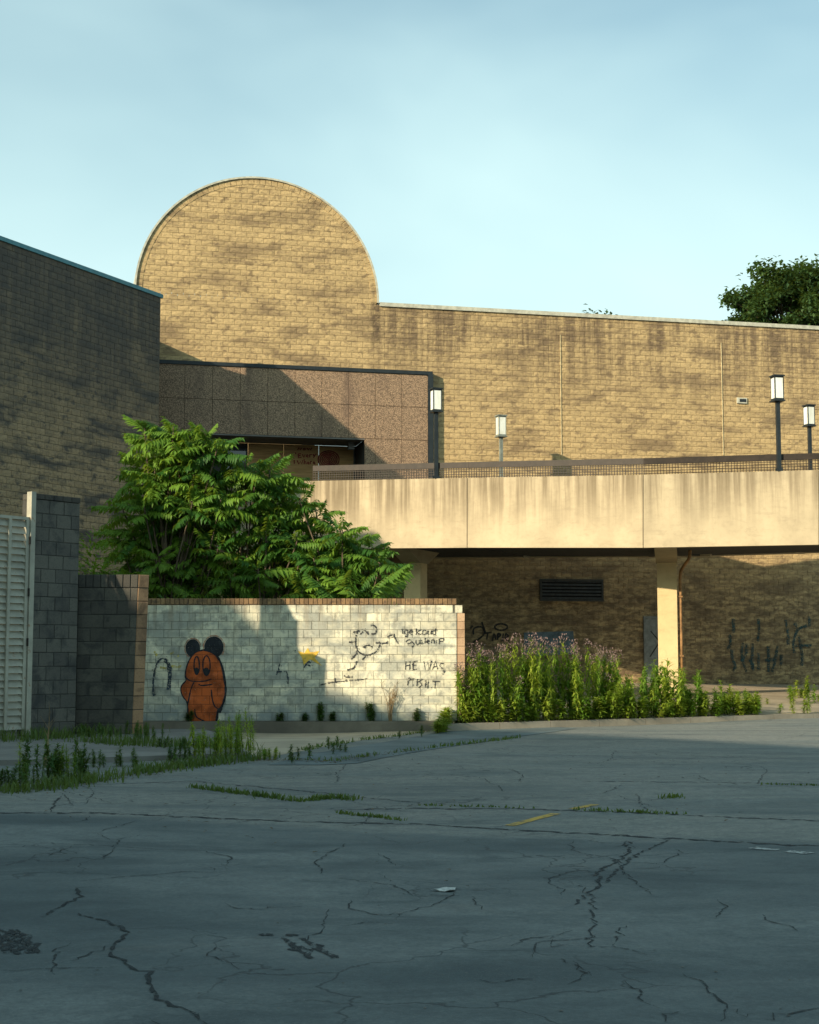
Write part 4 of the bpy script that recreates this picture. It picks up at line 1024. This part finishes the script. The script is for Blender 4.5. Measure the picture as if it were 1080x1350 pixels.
M['flower'] = plain('faded_purple_bloom', (.23, .155, .145), .9, 0, .35, 30, 0)
M['dry'] = plain('dry_stalk', (.24, .17, .09), .9, 0, .3)
M['grass'] = leafmat('grass_blade', (.045, .095, .022), (.105, .160, .040), .3, .6, False, 2.0)

def leaflet(m, base, d, up, L, W, droop=.25):
    """a pointed leaflet folded along its midrib"""
    d = d.normalized(); s = d.cross(up); s.normalize(); u = s.cross(d)
    a = base; mid = base + d * L * .42 - u * L * droop * .15; tip = base + d * L - u * L * droop
    k = len(m.v)
    m.v += [tuple(a), tuple(mid + s * W * .5 + u * W * .14), tuple(mid), tuple(mid - s * W * .5 + u * W * .14), tuple(tip)]
    m.f += [(k, k + 1, k + 2), (k, k + 2, k + 3), (k + 1, k + 4, k + 2), (k + 2, k + 4, k + 3)]
def pinnate(rnd, n=10, droop=.5):
    """compound leaf along +x, length 1"""
    m = MB(); pts = []
    for i in range(9):
        t = i / 8; pts.append(Vector((t * (1 - .10 * droop * t), rnd.uniform(-.006, .006), .10 * t - droop * .42 * t * t)))
    m.tube(pts, [.010 * (1 - .8 * i / 8) for i in range(9)], 3, False)
    for i in range(n):
        t = .16 + .80 * i / (n - 1); f = t * 8; j = min(7, int(f)); p = pts[j].lerp(pts[j + 1], f - j); d = (pts[j + 1] - pts[j]).normalized()
        up = Vector((0, 0, 1)); s = d.cross(up).normalized(); L = (.20 + .13 * math.sin(math.pi * min(1, t * 1.05))) * rnd.uniform(.85, 1.12)
        for sd in (-1, 1):
            dd = s * sd + d * .38 + Vector((0, 0, rnd.uniform(-.95, -.05))); leaflet(m, p, dd, up, L, .115 * rnd.uniform(.85, 1.15), .35)
    leaflet(m, pts[-1], pts[-1] - pts[-2], Vector((0, 0, 1)), .22, .07)
    return m
rl = random.Random(21)
LM = [pinnate(rl, rl.choice((9, 10, 11, 12)), rl.uniform(.25, 1.0)) for _ in range(10)]
LVD = [(m.v, m.f) for m in LM]; LV = [m.mesh('leaf', M['leaf']) for m in LM]
crown_outline = [(192, 566), (225, 566), (265, 574), (305, 592), (352, 612), (396, 642), (425, 668), (462, 690), (490, 712), (512, 752), (505, 782), (140, 792), (152, 745), (150, 700), (172, 655), (182, 610)]
tips = []; rt_ = random.Random(33); tries = 0
while len(tips) < 112 and tries < 40000:
    tries += 1; x, y = rt_.uniform(120, 530), rt_.uniform(565, 800)
    if not inpoly(x, y, crown_outline): continue
    if any((x - a) ** 2 + ((y - b) * 1.1) ** 2 < 19 ** 2 and abs(c - 0) < 9 for a, b, c, *_ in tips if rt_.random() < .85): continue
    # gaps low in the middle where the branches show
    if 300 < x < 350 and 640 < y < 700 and rt_.random() < .7: continue
    edge = min(abs(x - 130), abs(x - 530)) / 100; tips.append((x, y, 0, rt_.uniform(-1.0, 1.15) * min(1, .4 + edge)))
trees = []
for lab, bx, lo, hi, sc in [('tall feathery-leaved sumac tree behind the wall against the shaded wing', 225, 0, 290, 1.0), ('sumac tree with sunlit top leaves behind the middle of the white wall', 335, 290, 395, 1.0), ('low arching sumac tree spreading in front of the footbridge end', 455, 395, 999, .95)]:
    c = P(bx, 800, 39.6); t = thing('sumac_tree', lab, 'tree', (c.x, c.y, .15), 'sumac trees behind the white wall'); trees.append((t, c, lo, hi, sc))
for t, c, lo, hi, sc in trees:
    base = Vector((c.x, c.y, .15)); mt = [q for q in tips if lo <= q[0] < hi]; wood = MB(); trunk = MB(); rest = MB(); nl = 0
    trunk.tube(spline([base, base + Vector((.06, .05, 1.0)), base + Vector((-.05, .1, 2.0)), base + Vector((.05, .0, 2.9))], 4), [lerp(.085, .05, i / 12) for i in range(13)], 7); trunk.build('trunk', M['bark'], t, True)
    for x, y, _, dy in mt:
        p = P(x, y, 39.6 + dy); q0 = base + Vector((rl.uniform(-.04, .04), rl.uniform(-.04, .04), min(2.85, max(.5, (p.z - .2) * .42))))
        mid = q0.lerp(p, .5) + Vector((0, 0, -.25 * (p - q0).length * .4)) + Vector((rl.uniform(-.2, .2), rl.uniform(-.2, .2), 0))
        wood.tube(spline([q0, mid, p - Vector((0, 0, .28)) + (p - mid) * .08, p], 3), [lerp(.034, .012, i / 9) for i in range(10)], 5)
        k = rl.choice((9, 10, 11)); a0 = rl.uniform(0, 6.28)
        for i in range(k):
            nl += 1; me_ = rl.randrange(10); o = bpy.data.objects.new('leaf', LV[me_]); COL.objects.link(o)
            az = a0 + 2.4 * i; el = lerp(.85, -.45, (i + .5) / k) + rl.uniform(-.28, .28); L = rl.uniform(.58, 1.10) * sc * (1.0 if i > 1 else .7)
            MAT = Matrix.Translation(p - Vector((0, 0, .03 * i))) @ Matrix.Rotation(az, 4, 'Z') @ Matrix.Rotation(-el, 4, 'Y') @ Matrix.Rotation(rl.uniform(-.35, .35), 4, 'X') @ Matrix.Scale(L, 4)
            if nl > 300:                                # past three hundred leaves the rest join one mesh
                mw = o.matrix_world.copy() if False else MAT; bpy.data.objects.remove(o); vv = LVD[me_]
                rest.add([mw @ Vector(v) for v in vv[0]], vv[1]); continue
            o.matrix_world = MAT; o.parent = t; o.matrix_parent_inverse = Matrix.Translation(-base_of(t))
    if rest.v: rest.build('crown', M['leaf'], t, kind='stuff')
    wood.build('limbs', M['bark'], t, True)
# big arching fronds right behind the coping
t, c, lo, hi, sc = trees[2]
for x, y, az, L in [(470, 792, 1.9, 1.3), (475, 795, 2.6, 1.25), (490, 790, .5, 1.35), (482, 785, .05, 1.1), (440, 790, 2.9, 1.0), (420, 786, 1.2, .95), (500, 775, -.3, 1.0), (460, 785, -1.4, 1.1), (400, 785, -1.8, .9)]:
    p = P(x, y, 38.2); o = bpy.data.objects.new('leaf', rl.choice(LV[:4])); COL.objects.link(o)
    o.matrix_world = Matrix.Translation(p) @ Matrix.Rotation(az, 4, 'Z') @ Matrix.Rotation(-.75, 4, 'Y') @ Matrix.Rotation(rl.uniform(-.6, .6), 4, 'X') @ Matrix.Scale(L, 4)
    o.parent = t; o.matrix_parent_inverse = Matrix.Translation(-base_of(t))
# leafy bushes low behind the stub wall and between the stems
def bush_mesh(seed, n, rx, rz, L):
    r = random.Random(seed); m = MB()
    for i in range(n):
        a = r.uniform(0, 6.28); e = r.uniform(.05, 1.3); rr = r.random() ** .45
        p = Vector((math.cos(a) * math.cos(e) * rx, math.sin(a) * math.cos(e) * rx, math.sin(e) * rz)) * rr
        d = Vector((math.cos(a), math.sin(a), r.uniform(.1, 1.3)))
        leaflet(m, p, d, Vector((0, 0, 1.0)) if abs(d.z) < 1.1 else Vector((1, 0, 0)), L * r.uniform(.6, 1.2), L * .22, .4)
    return m
for i, (x, y, Y, rx, rz, lab) in enumerate([(122, 800, 37.6, .85, 2.9, 'bright green bush growing over the top of the stub wall'), (225, 815, 37.3, 1.0, 1.5, 'dark green bush behind the left end of the white wall'), (345, 815, 38.0, 1.2, 1.3, 'dark leafy bush between the sumac trunks')]):
    c = P(x, y, Y); t = thing('leafy_bush', lab, 'bush', (c.x, c.y, .15)); z0 = c.z - .9
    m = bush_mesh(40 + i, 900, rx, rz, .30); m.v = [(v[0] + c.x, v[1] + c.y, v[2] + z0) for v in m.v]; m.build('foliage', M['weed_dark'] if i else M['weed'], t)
    m = MB()
    for k in range(4): m.tube([(c.x + R.uniform(-.1, .1), c.y, .12), (c.x + R.uniform(-.4, .4), c.y + R.uniform(-.2, .2), z0 + rz * .6)], [.03, .012], 5)
    m.build('stem', M['bark'], t)

# tall flowering weeds behind the kerb
def weed_meshes(seed, H, n, L, flower, W=.16, spread=.0):
    r = random.Random(seed); st = MB(); fo = MB(); fl = MB()
    lean = Vector((r.uniform(-.06, .06), r.uniform(-.06, .06), 1.0))
    def at(t): return Vector((lean.x * t * t * H, lean.y * t * t * H, t * H))
    st.tube([at(i / 6) for i in range(7)], [lerp(.011, .005, i / 6) for i in range(7)], 4)
    for i in range(n):
        t = lerp(.06, .97, i / n); a = i * 2.4 + r.uniform(-.3, .3); e = r.uniform(.2, 2.0) if r.random() < .7 else r.uniform(-.9, .1)
        d = Vector((math.cos(a), math.sin(a), e)); l = L * r.uniform(.7, 1.15) * (1.0 if t < .75 else lerp(1, .55, (t - .75) / .25)) * (.6 + .4 * min(1, t / .3))
        leaflet(fo, at(t), d, Vector((0, 0, 1)), l, l * W, .45)
    if flower:
        top = at(.98)
        for i in range(46):
            a = r.uniform(0, 6.28); rr = r.random() ** .6 * .13; h = r.uniform(-.10, .16) * (1 - rr * 3)
            p = top + Vector((math.cos(a) * rr, math.sin(a) * rr, h))
            leaflet(fl, p, Vector((r.uniform(-1, 1), r.uniform(-1, 1), r.uniform(.2, 1))), Vector((.1, 0, 1)), .036, .026, .1)
        for i in range(5):
            a = r.uniform(0, 6.28); st.tube([at(.9), top + Vector((math.cos(a) * .09, math.sin(a) * .09, .06))], .003, 3, False)
    return st, fo, fl
WP = []
for i in range(5):
    st, fo, fl = weed_meshes(100 + i, 1.0, 88, .19, True, .30); WP.append((st.mesh('stem', M['stem']), fo.mesh('foliage', M['weed']), fl.mesh('flower_head', M['flower'])))
WG = []
for i in range(5):
    st, fo, fl = weed_meshes(140 + i, 1.0, 96, .20, False, .30); WG.append((st.mesh('stem', M['stem']), fo.mesh('foliage', M['weed']), None))
WD = [(a, fo.copy(), None) for a, fo, _ in WG]
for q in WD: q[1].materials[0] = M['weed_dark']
WF = []
for i in range(5):
    st, fo, fl = weed_meshes(170 + i, 1.0, 120, .16, False, .13); WF.append((st.mesh('stem', M['stem']), fo.mesh('foliage', M['weed']), None))
def plant(name, parts, loc, h, wid, rz, label, cat, group, tilt=0.0):
    t = bpy.data.objects.new(name, None); COL.objects.link(t); t.location = loc; t.rotation_euler = (tilt, tilt * .6, rz); t.scale = (wid, wid, h); t.empty_display_size = .1
    tag(t, label, cat, group)
    for nm, me in zip(('stem', 'foliage', 'flower_head'), parts):
        if me:
            o = bpy.data.objects.new(nm, me); COL.objects.link(o); o.parent = t
            if nm != 'stem': o['kind'] = 'stuff'
    return t
rw = random.Random(77)
def kerbpt(px, k):
    """point k metres behind the kerb under a picture column"""
    u = ray(px, 900); u = Vector((u.x, u.y)); o = K0 + KN * k; t = o.dot(KN) / u.dot(KN); q = u * t
    return Vector((q.x, q.y, zrear(q.x, q.y) - .01))
hp = [(600, 1.05), (622, 1.55), (650, 1.68), (690, 1.86), (720, 1.80), (755, 1.72), (800, 1.62), (815, 1.25), (850, 1.30), (880, 1.35), (905, 1.20), (930, .95), (960, .75), (985, .5)]
def hat(x):
    for (a, h0), (b, h1) in zip(hp[:-1], hp[1:]):
        if a <= x <= b: return lerp(h0, h1, (x - a) / (b - a))
    return .5
LABF = 'tall leafy weed stalk with faded purple flower head behind the kerb'
LABG = 'bright green leafy weed stalk without flowers in the thicket by the bridge column'
for i in range(120):
    x = rw.uniform(606, 812); k = rw.uniform(.12, .55 + .0035 * (x - 606)); p = kerbpt(x, k); h = hat(x) * rw.choice((rw.uniform(.85, 1.08), rw.uniform(.5, .95)))
    if rw.random() < .72: plant('flowering_weed', rw.choice(WP), p, h, rw.uniform(.8, 1.1), rw.uniform(0, 6.28), LABF, 'weed', 'tall flowering weeds behind the kerb', rw.gauss(0, .07))
    else: plant('green_weed', rw.choice(WG), p, h * rw.uniform(.6, .85), rw.uniform(.9, 1.25), rw.uniform(0, 6.28), LABG, 'weed', 'green weeds behind the kerb', rw.uniform(-.05, .05))
for i in range(84):
    x = 805 + (1000 - 805) * rw.random() ** 1.35; k = rw.uniform(.1, 1.5); p = kerbpt(x, k)
    plant('green_weed', rw.choice(WG), p, hat(x) * rw.uniform(.45, 1.12), rw.uniform(.75, 1.25), rw.uniform(0, 6.28), LABG, 'weed', 'green weeds behind the kerb', rw.gauss(0, .10))
for i in range(85):                                     # leafy undergrowth along the kerb
    x = rw.uniform(604, 985); p = kerbpt(x, rw.uniform(.05, .35))
    plant('undergrowth_weed', rw.choice(WG), p, rw.uniform(.22, .62), rw.uniform(.8, 1.2), rw.uniform(0, 6.28), 'short leafy weed at the front of the thicket along the kerb', 'weed', 'short weeds along the kerb', rw.gauss(0, .15))
for i in range(20):                                     # fringe leaning out round the wall's end
    x = rw.uniform(575, 618); q = G(x, lerp(968, 955, (x - 575) / 43)); q.y -= .0
    plant('fringe_weed', rw.choice(WG), q, lerp(.35, 1.0, (x - 575) / 43) * rw.uniform(.7, 1.1), rw.uniform(.8, 1.2), rw.uniform(0, 6.28), 'short green weed at the broken end of the white wall', 'weed', 'weeds at the end of the white wall', rw.uniform(-.1, .1))
for i in range(26):
    x = rw.uniform(930, 1085); k = rw.uniform(.1, 2.2) if x < 1000 else rw.choice((rw.uniform(.1, .5), rw.uniform(3, 4)))
    plant('verge_weed', rw.choice(WG), kerbpt(x, k), rw.uniform(.2, .6), rw.uniform(.6, .9), rw.uniform(0, 6.28), 'sparse small weed on the sunlit pavement near the kerb', 'weed', 'sparse weeds on the rear pavement')
for i in range(7):
    plant('wall_weed', rw.choice(WG), kerbpt(1056 + rw.uniform(-9, 9), 6.0 + rw.uniform(-.3, .3)), rw.uniform(.25, .75), .8, rw.uniform(0, 6.28), 'lone weed clump before the teal lettering', 'weed', 'weed clump before the teal lettering', rw.uniform(-.1, .1))
# weeds at the left: clumps along the raised walk and the asphalt edge
def left_weed(px, py, h, n, spread, mats, lab, grp, raised=False):
    for i in range(n):
        x = px + rw.uniform(-spread, spread); y = py + rw.uniform(-3, 3)
        q = G(x, y)
        if raised or inpoly(q.x, q.y, walk_poly):
            d = ray(x, y); tt = (WZ - CAMZ) / d.z; q = Vector((0, 0, CAMZ)) + d * tt; q.z = WZ - .01
        else: q.z -= .01
        plant('clump_weed', rw.choice(mats), q, h * rw.uniform(.55, 1.05), rw.uniform(.7, 1.1) * max(.40, h), rw.uniform(0, 6.28), lab, 'weed', grp, rw.uniform(-.12, .12))
LW1 = ('dark bushy weed at the asphalt edge before the gate pier', 'weeds before the gate pier'); LW2 = ('feathery green weed at the kerb before the orange figure', 'weeds before the orange figure')
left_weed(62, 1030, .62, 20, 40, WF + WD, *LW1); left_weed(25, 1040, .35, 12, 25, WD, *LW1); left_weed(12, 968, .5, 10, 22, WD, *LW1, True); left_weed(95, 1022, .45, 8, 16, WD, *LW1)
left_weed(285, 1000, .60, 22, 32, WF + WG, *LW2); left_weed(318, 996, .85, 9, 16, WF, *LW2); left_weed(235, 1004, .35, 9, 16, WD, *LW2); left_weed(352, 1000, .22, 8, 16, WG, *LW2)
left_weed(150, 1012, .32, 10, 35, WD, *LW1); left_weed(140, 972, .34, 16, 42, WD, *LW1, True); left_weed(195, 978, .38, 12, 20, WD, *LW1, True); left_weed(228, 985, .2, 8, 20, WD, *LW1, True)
for x, h, n in [(425, .45, 4), (438, .3, 3), (400, .22, 3), (490, .42, 4), (370, .25, 3), (250, .28, 4), (552, .3, 3)]:
    for i in range(n):
        u, _ = FW.px(x + rw.uniform(-4, 4), 950); q = FW.pt(u, .18, .1)
        plant('foot_weed', rw.choice(WD), q, h * rw.uniform(.6, 1.1), .55, rw.uniform(0, 6.28), 'small dark weed at the foot of the white wall', 'weed', 'weeds at the foot of the white wall', rw.uniform(-.1, .1))
for i in range(11):                                     # thin weeds in the joints of the path
    x = rw.uniform(375, 560); y = lerp(1004, 968, (x - 375) / 185) + rw.uniform(-4, 6); q = G(x, y)
    plant('joint_weed', rw.choice(WD), q + Vector((0, 0, .01)), rw.uniform(.12, .26), .4, rw.uniform(0, 6.28), 'tiny weed in a joint of the path below the white wall', 'weed', 'tiny weeds in the path joints')
# dead shrub and dry stalk
def twiggy(name, label, cat, base, H, n, mat, seed, sp_=.22):
    r = random.Random(seed); t = thing(name, label, cat, tuple(base)); m = MB()
    for i in range(n):
        a = r.uniform(0, 6.28); d = Vector((math.cos(a) * sp_, math.sin(a) * sp_, 1)); b = Vector(base) + Vector((r.uniform(-.04, .04), r.uniform(-.04, .04), 0)); h = H * r.uniform(.6, 1)
        p1 = b + Vector((d.x * .25 * h, d.y * .25 * h, .5 * h)); p2 = b + d * h
        m.tube([b, p1, p2], [.009, .006, .002], 4, False)
        for k in range(5):
            q = p1.lerp(p2, r.random()); m.tube([q, q + Vector((r.uniform(-.16, .16), r.uniform(-.1, .1), r.uniform(.06, .2)))], [.004, .0015], 3, False)
    m.build('twigs', mat, t); m = MB(); m.tube([Vector(base) - Vector((0, 0, .02)), Vector(base) + Vector((0, 0, .16))], .02, 6); m.build('stem', mat, t)
twiggy('dead_shrub', 'brown dead twiggy shrub against the white wall', 'shrub', FW.pt(FW.px(515, 950)[0], .183, .1), .95, 16, M['dry'], 4)
twiggy('dry_stalk', 'bare pale forked stalk among the weeds by the gate', 'stalk', G(60, 1012), .95, 2, M['dry'], 8, .05)

# ground cover: grass in the joints and along the edges (nobody could count the blades)
def grass_line(pts, n, h, wide, seed, m):
    r = random.Random(seed); pp = [G(*q) for q in pts]; seg = [(b - a).length for a, b in zip(pp[:-1], pp[1:])]; T = sum(seg)
    clump = [r.random() for _ in range(64)]
    for i in range(n):
        s = r.random() * T; k = 0
        if clump[int(s / T * 63)] ** 1.6 < r.random() * .9: continue
        while s > seg[k] and k < len(seg) - 1: s -= seg[k]; k += 1
        p = pp[k].lerp(pp[k + 1], min(1, s / seg[k])); p = p + Vector((r.gauss(0, wide), r.gauss(0, wide), 0)); z = gz(p.x, p.y)
        if inpoly(p.x, p.y, walk_poly): z = WZ
        kk = (Vector((p.x, p.y)) - K0).dot(KN)
        if kk > 0 and p.x > .9: z = max(z, .15)
        H = h * r.uniform(.35, 1.1); a = r.uniform(0, 6.28); w = .006 + .008 * r.random(); d = Vector((math.cos(a), math.sin(a), 0)); sd = Vector((-d.y, d.x, 0)) * w; b = len(m.v)
        c = Vector((p.x, p.y, z - .005)); q1 = c + d * H * .18 + Vector((0, 0, H * .6)); q2 = c + d * H * r.uniform(.3, .8) + Vector((0, 0, H))
        m.v += [tuple(c - sd), tuple(c + sd), tuple(q1 + sd * .8), tuple(q1 - sd * .8), tuple(q2)]; m.f += [(b, b + 1, b + 2, b + 3), (b + 3, b + 2, b + 4)]
gm = MB()
grass_line([(0, 1046), (60, 1040), (120, 1030), (230, 1013), (335, 1001)], 3000, .17, .17, 1, gm)
grass_line([(335, 1001), (440, 1004), (520, 993), (600, 983), (690, 972)], 700, .09, .05, 2, gm)
grass_line([(250, 1038), (300, 1044), (350, 1051), (395, 1057), (440, 1052), (470, 1055)], 1300, .075, .05, 3, gm)
grass_line([(440, 1072), (490, 1077), (530, 1082)], 350, .05, .03, 4, gm); grass_line([(555, 1062), (640, 1064), (700, 1066)], 160, .04, .03, 5, gm)
grass_line([(760, 1068), (800, 1070), (900, 1074)], 300, .05, .04, 6, gm); grass_line([(875, 1054), (895, 1050)], 160, .06, .05, 7, gm)
grass_line([(590, 958), (640, 953), (700, 951), (760, 951), (860, 949), (930, 947), (1010, 941)], 3600, .14, .10, 8, gm); grass_line([(1010, 941), (1080, 938)], 500, .14, .12, 9, gm)
grass_line([(110, 985), (200, 990), (330, 990)], 1500, .2, .22, 10, gm); grass_line([(400, 990), (470, 977), (560, 965)], 700, .09, .06, 11, gm); grass_line([(1000, 1034), (1080, 1036)], 150, .04, .03, 12, gm)
grass_line([(0, 985), (60, 980), (180, 972)], 1600, .26, .3, 13, gm); grass_line([(330, 966), (450, 964), (560, 961)], 700, .14, .06, 14, gm)
g = gm.build('grass', M['grass']); g['kind'] = 'stuff'; g['label'] = 'green grass growing in the joints and along the edges of the pavement'; g['category'] = 'grass'

# ------------------------------------------------------------------ trees beyond the roof
def big_tree(name, label, px, pytop, Y, rx, rz, seed, n, zdrop):
    r = random.Random(seed); top = P(px, pytop, Y); t = thing(name, label, 'tree', (top.x, top.y, 0), 'trees beyond the roof'); cz = top.z - rz
    m = MB(); m.tube(spline([(top.x, top.y, 0), (top.x + .2, top.y, cz * .5), (top.x, top.y, cz)], 5), [lerp(.45, .22, i / 10) for i in range(11)], 8); m.build('trunk', M['bark'], t, True)
    lim = MB(); cl = []
    for i in range(n):
        a = r.uniform(0, 6.28); e = math.asin(r.uniform(-.75, 1)); rr = r.uniform(.55, 1.0) * (1 + .16 * math.sin(3 * a + seed) + .1 * math.sin(7 * e))
        p = Vector((top.x + math.cos(a) * math.cos(e) * rx * rr, top.y + math.sin(a) * math.cos(e) * rx * rr, cz + math.sin(e) * rz * min(1.0, rr * 1.02))); cl.append(p)
        if i % 2 == 0:
            b = Vector((top.x, top.y, cz - rz * .5)); lim.tube(spline([b, b.lerp(p, .5) + Vector((0, 0, .5)), p], 3), [lerp(.12, .025, k / 6) for k in range(7)], 5)
    lim.build('limbs', M['bark'], t, True)
    lf = MB()
    for p in cl:
        R0_ = r.uniform(.5, 1.0)
        for k in range(260):
            o = Vector((r.gauss(0, 1), r.gauss(0, 1), r.gauss(0, .75))) * R0_ * .5; d = Vector((r.uniform(-1, 1), r.uniform(-1, 1), r.uniform(-.6, .8)))
            L = r.uniform(.22, .40); leaflet(lf, p + o, d, Vector((.13, .05, 1)), L, L * .6, .2)
    lf.build('crown', M['leaf2'], t)
big_tree('shade_tree', 'big dark green tree rising behind the roofline', 1036, 352, 92.0, 3.75, 3.6, 3, 110, 0)
big_tree('shade_tree', 'dark green tree at the picture edge behind the roofline beside the big tree', 1105, 356, 95.0, 3.4, 3.6, 6, 60, 0)
big_tree('shade_tree', 'tree whose topmost sprig just shows above the coping', 793, 415, 88.0, 1.1, 2.0, 9, 24, 0)

# ------------------------------------------------------------------ litter
q = G(583, 1174); m = MB(); rr = random.Random(2)
for j in range(4):
    for i in range(6): m.v.append((q.x + (i / 5 - .5) * (.17 - .03 * j) + .02 * j, q.y + (j / 3 - .5) * .16 + .02 * math.sin(i * 1.3), q.z + .006 + .014 * rr.random()))
m.f = [(j * 6 + i, j * 6 + i + 1, j * 6 + i + 7, j * 6 + i + 6) for j in range(3) for i in range(5)]
m2 = len(m.v); m.v += [(x, y, z - .003) for x, y, z in m.v]; m.f += [tuple(m2 + k for k in f[::-1]) for f in m.f[:15]]
tag(m.build('crumpled_paper', plain('paper_white', (.46, .47, .44), .8, 0, .3, 30)), 'scrap of crumpled white paper lying on the dark asphalt', 'litter')
q = G(601, 963); t = thing('crushed_bottle', 'crushed teal plastic bottle at the foot of the weeds', 'litter', tuple(q))
m = MB(); m.tube([q + Vector((-.16, 0, .06)), q + Vector((-.10, .01, .075)), q + Vector((.0, .02, .055)), q + Vector((.10, .0, .07)), q + Vector((.16, 0, .045)), q + Vector((.19, 0, .04))], [.055, .07, .05, .066, .035, .022], 10); m.build('body', plain('teal_plastic', (.02, .12, .15), .3), t, True)
m = MB(); m.tube([q + Vector((.192, 0, .04)), q + Vector((.225, 0, .04))], .026, 10); m.build('cap', plain('orange_cap', (.5, .12, .03), .4), t)
rr = random.Random(60); stones = MB()
for i in range(260):                                    # grit and broken bits scattered on the lot
    x = rr.uniform(0, 1080); y = 960 + 380 * rr.random() ** 1.6; q = G(x, y)
    if inpoly(q.x, q.y, walk_poly) or (Vector((q.x, q.y)) - K0).dot(KN) > -.05: continue
    s = rr.uniform(.004, .012); k = len(stones.v)
    stones.v += [tuple(q + Vector((math.cos(a) * s * rr.uniform(.7, 1.2), math.sin(a) * s * rr.uniform(.7, 1.2), .004))) for a in (0, 1.3, 2.5, 3.8, 5.0)] + [tuple(q + Vector((0, 0, s * .6)))]
    stones.f += [(k + j, k + (j + 1) % 5, k + 5) for j in range(5)]
g = stones.build('gravel', plain('grit', (.13, .125, .11), .9, 0, .4)); g['kind'] = 'stuff'; g['label'] = 'scattered grit and small stones on the asphalt'; g['category'] = 'gravel'

lt = MB(); rr = random.Random(91)
def litter_line(pts, n, wide):
    pp = [G(*q) for q in pts]
    for i in range(n):
        k = rr.randrange(len(pp) - 1); p = pp[k].lerp(pp[k + 1], rr.random()) + Vector((rr.gauss(0, wide), rr.gauss(0, wide), 0))
        if inpoly(p.x, p.y, walk_poly): z = WZ
        else: z = gz(p.x, p.y)
        if (Vector((p.x, p.y)) - K0).dot(KN) > -.02: continue
        if p.y > 35.25 and p.x < 1.2: continue
        a = rr.uniform(0, 6.28); leaflet(lt, Vector((p.x, p.y, z + .012)), Vector((math.cos(a), math.sin(a), rr.uniform(-.1, .35))), Vector((0, 0, 1)), rr.uniform(.03, .08), rr.uniform(.015, .035), .1)
litter_line([(600, 957), (700, 955), (860, 952), (1000, 946), (1080, 942)], 700, .10); litter_line([(330, 968), (450, 966), (565, 963)], 350, .10)
litter_line([(0, 1046), (120, 1031), (230, 1014), (335, 1002), (440, 1005), (560, 987)], 700, .16); litter_line([(0, 1100), (500, 1060), (1080, 1010)], 120, 2.5)
g = lt.build('leaf_litter', plain('dead_leaf', (.13, .085, .045), .9, 0, .4)); g['kind'] = 'stuff'; g['label'] = 'dead leaves and crumbs gathered along the kerb and wall foot'; g['category'] = 'leaf litter'
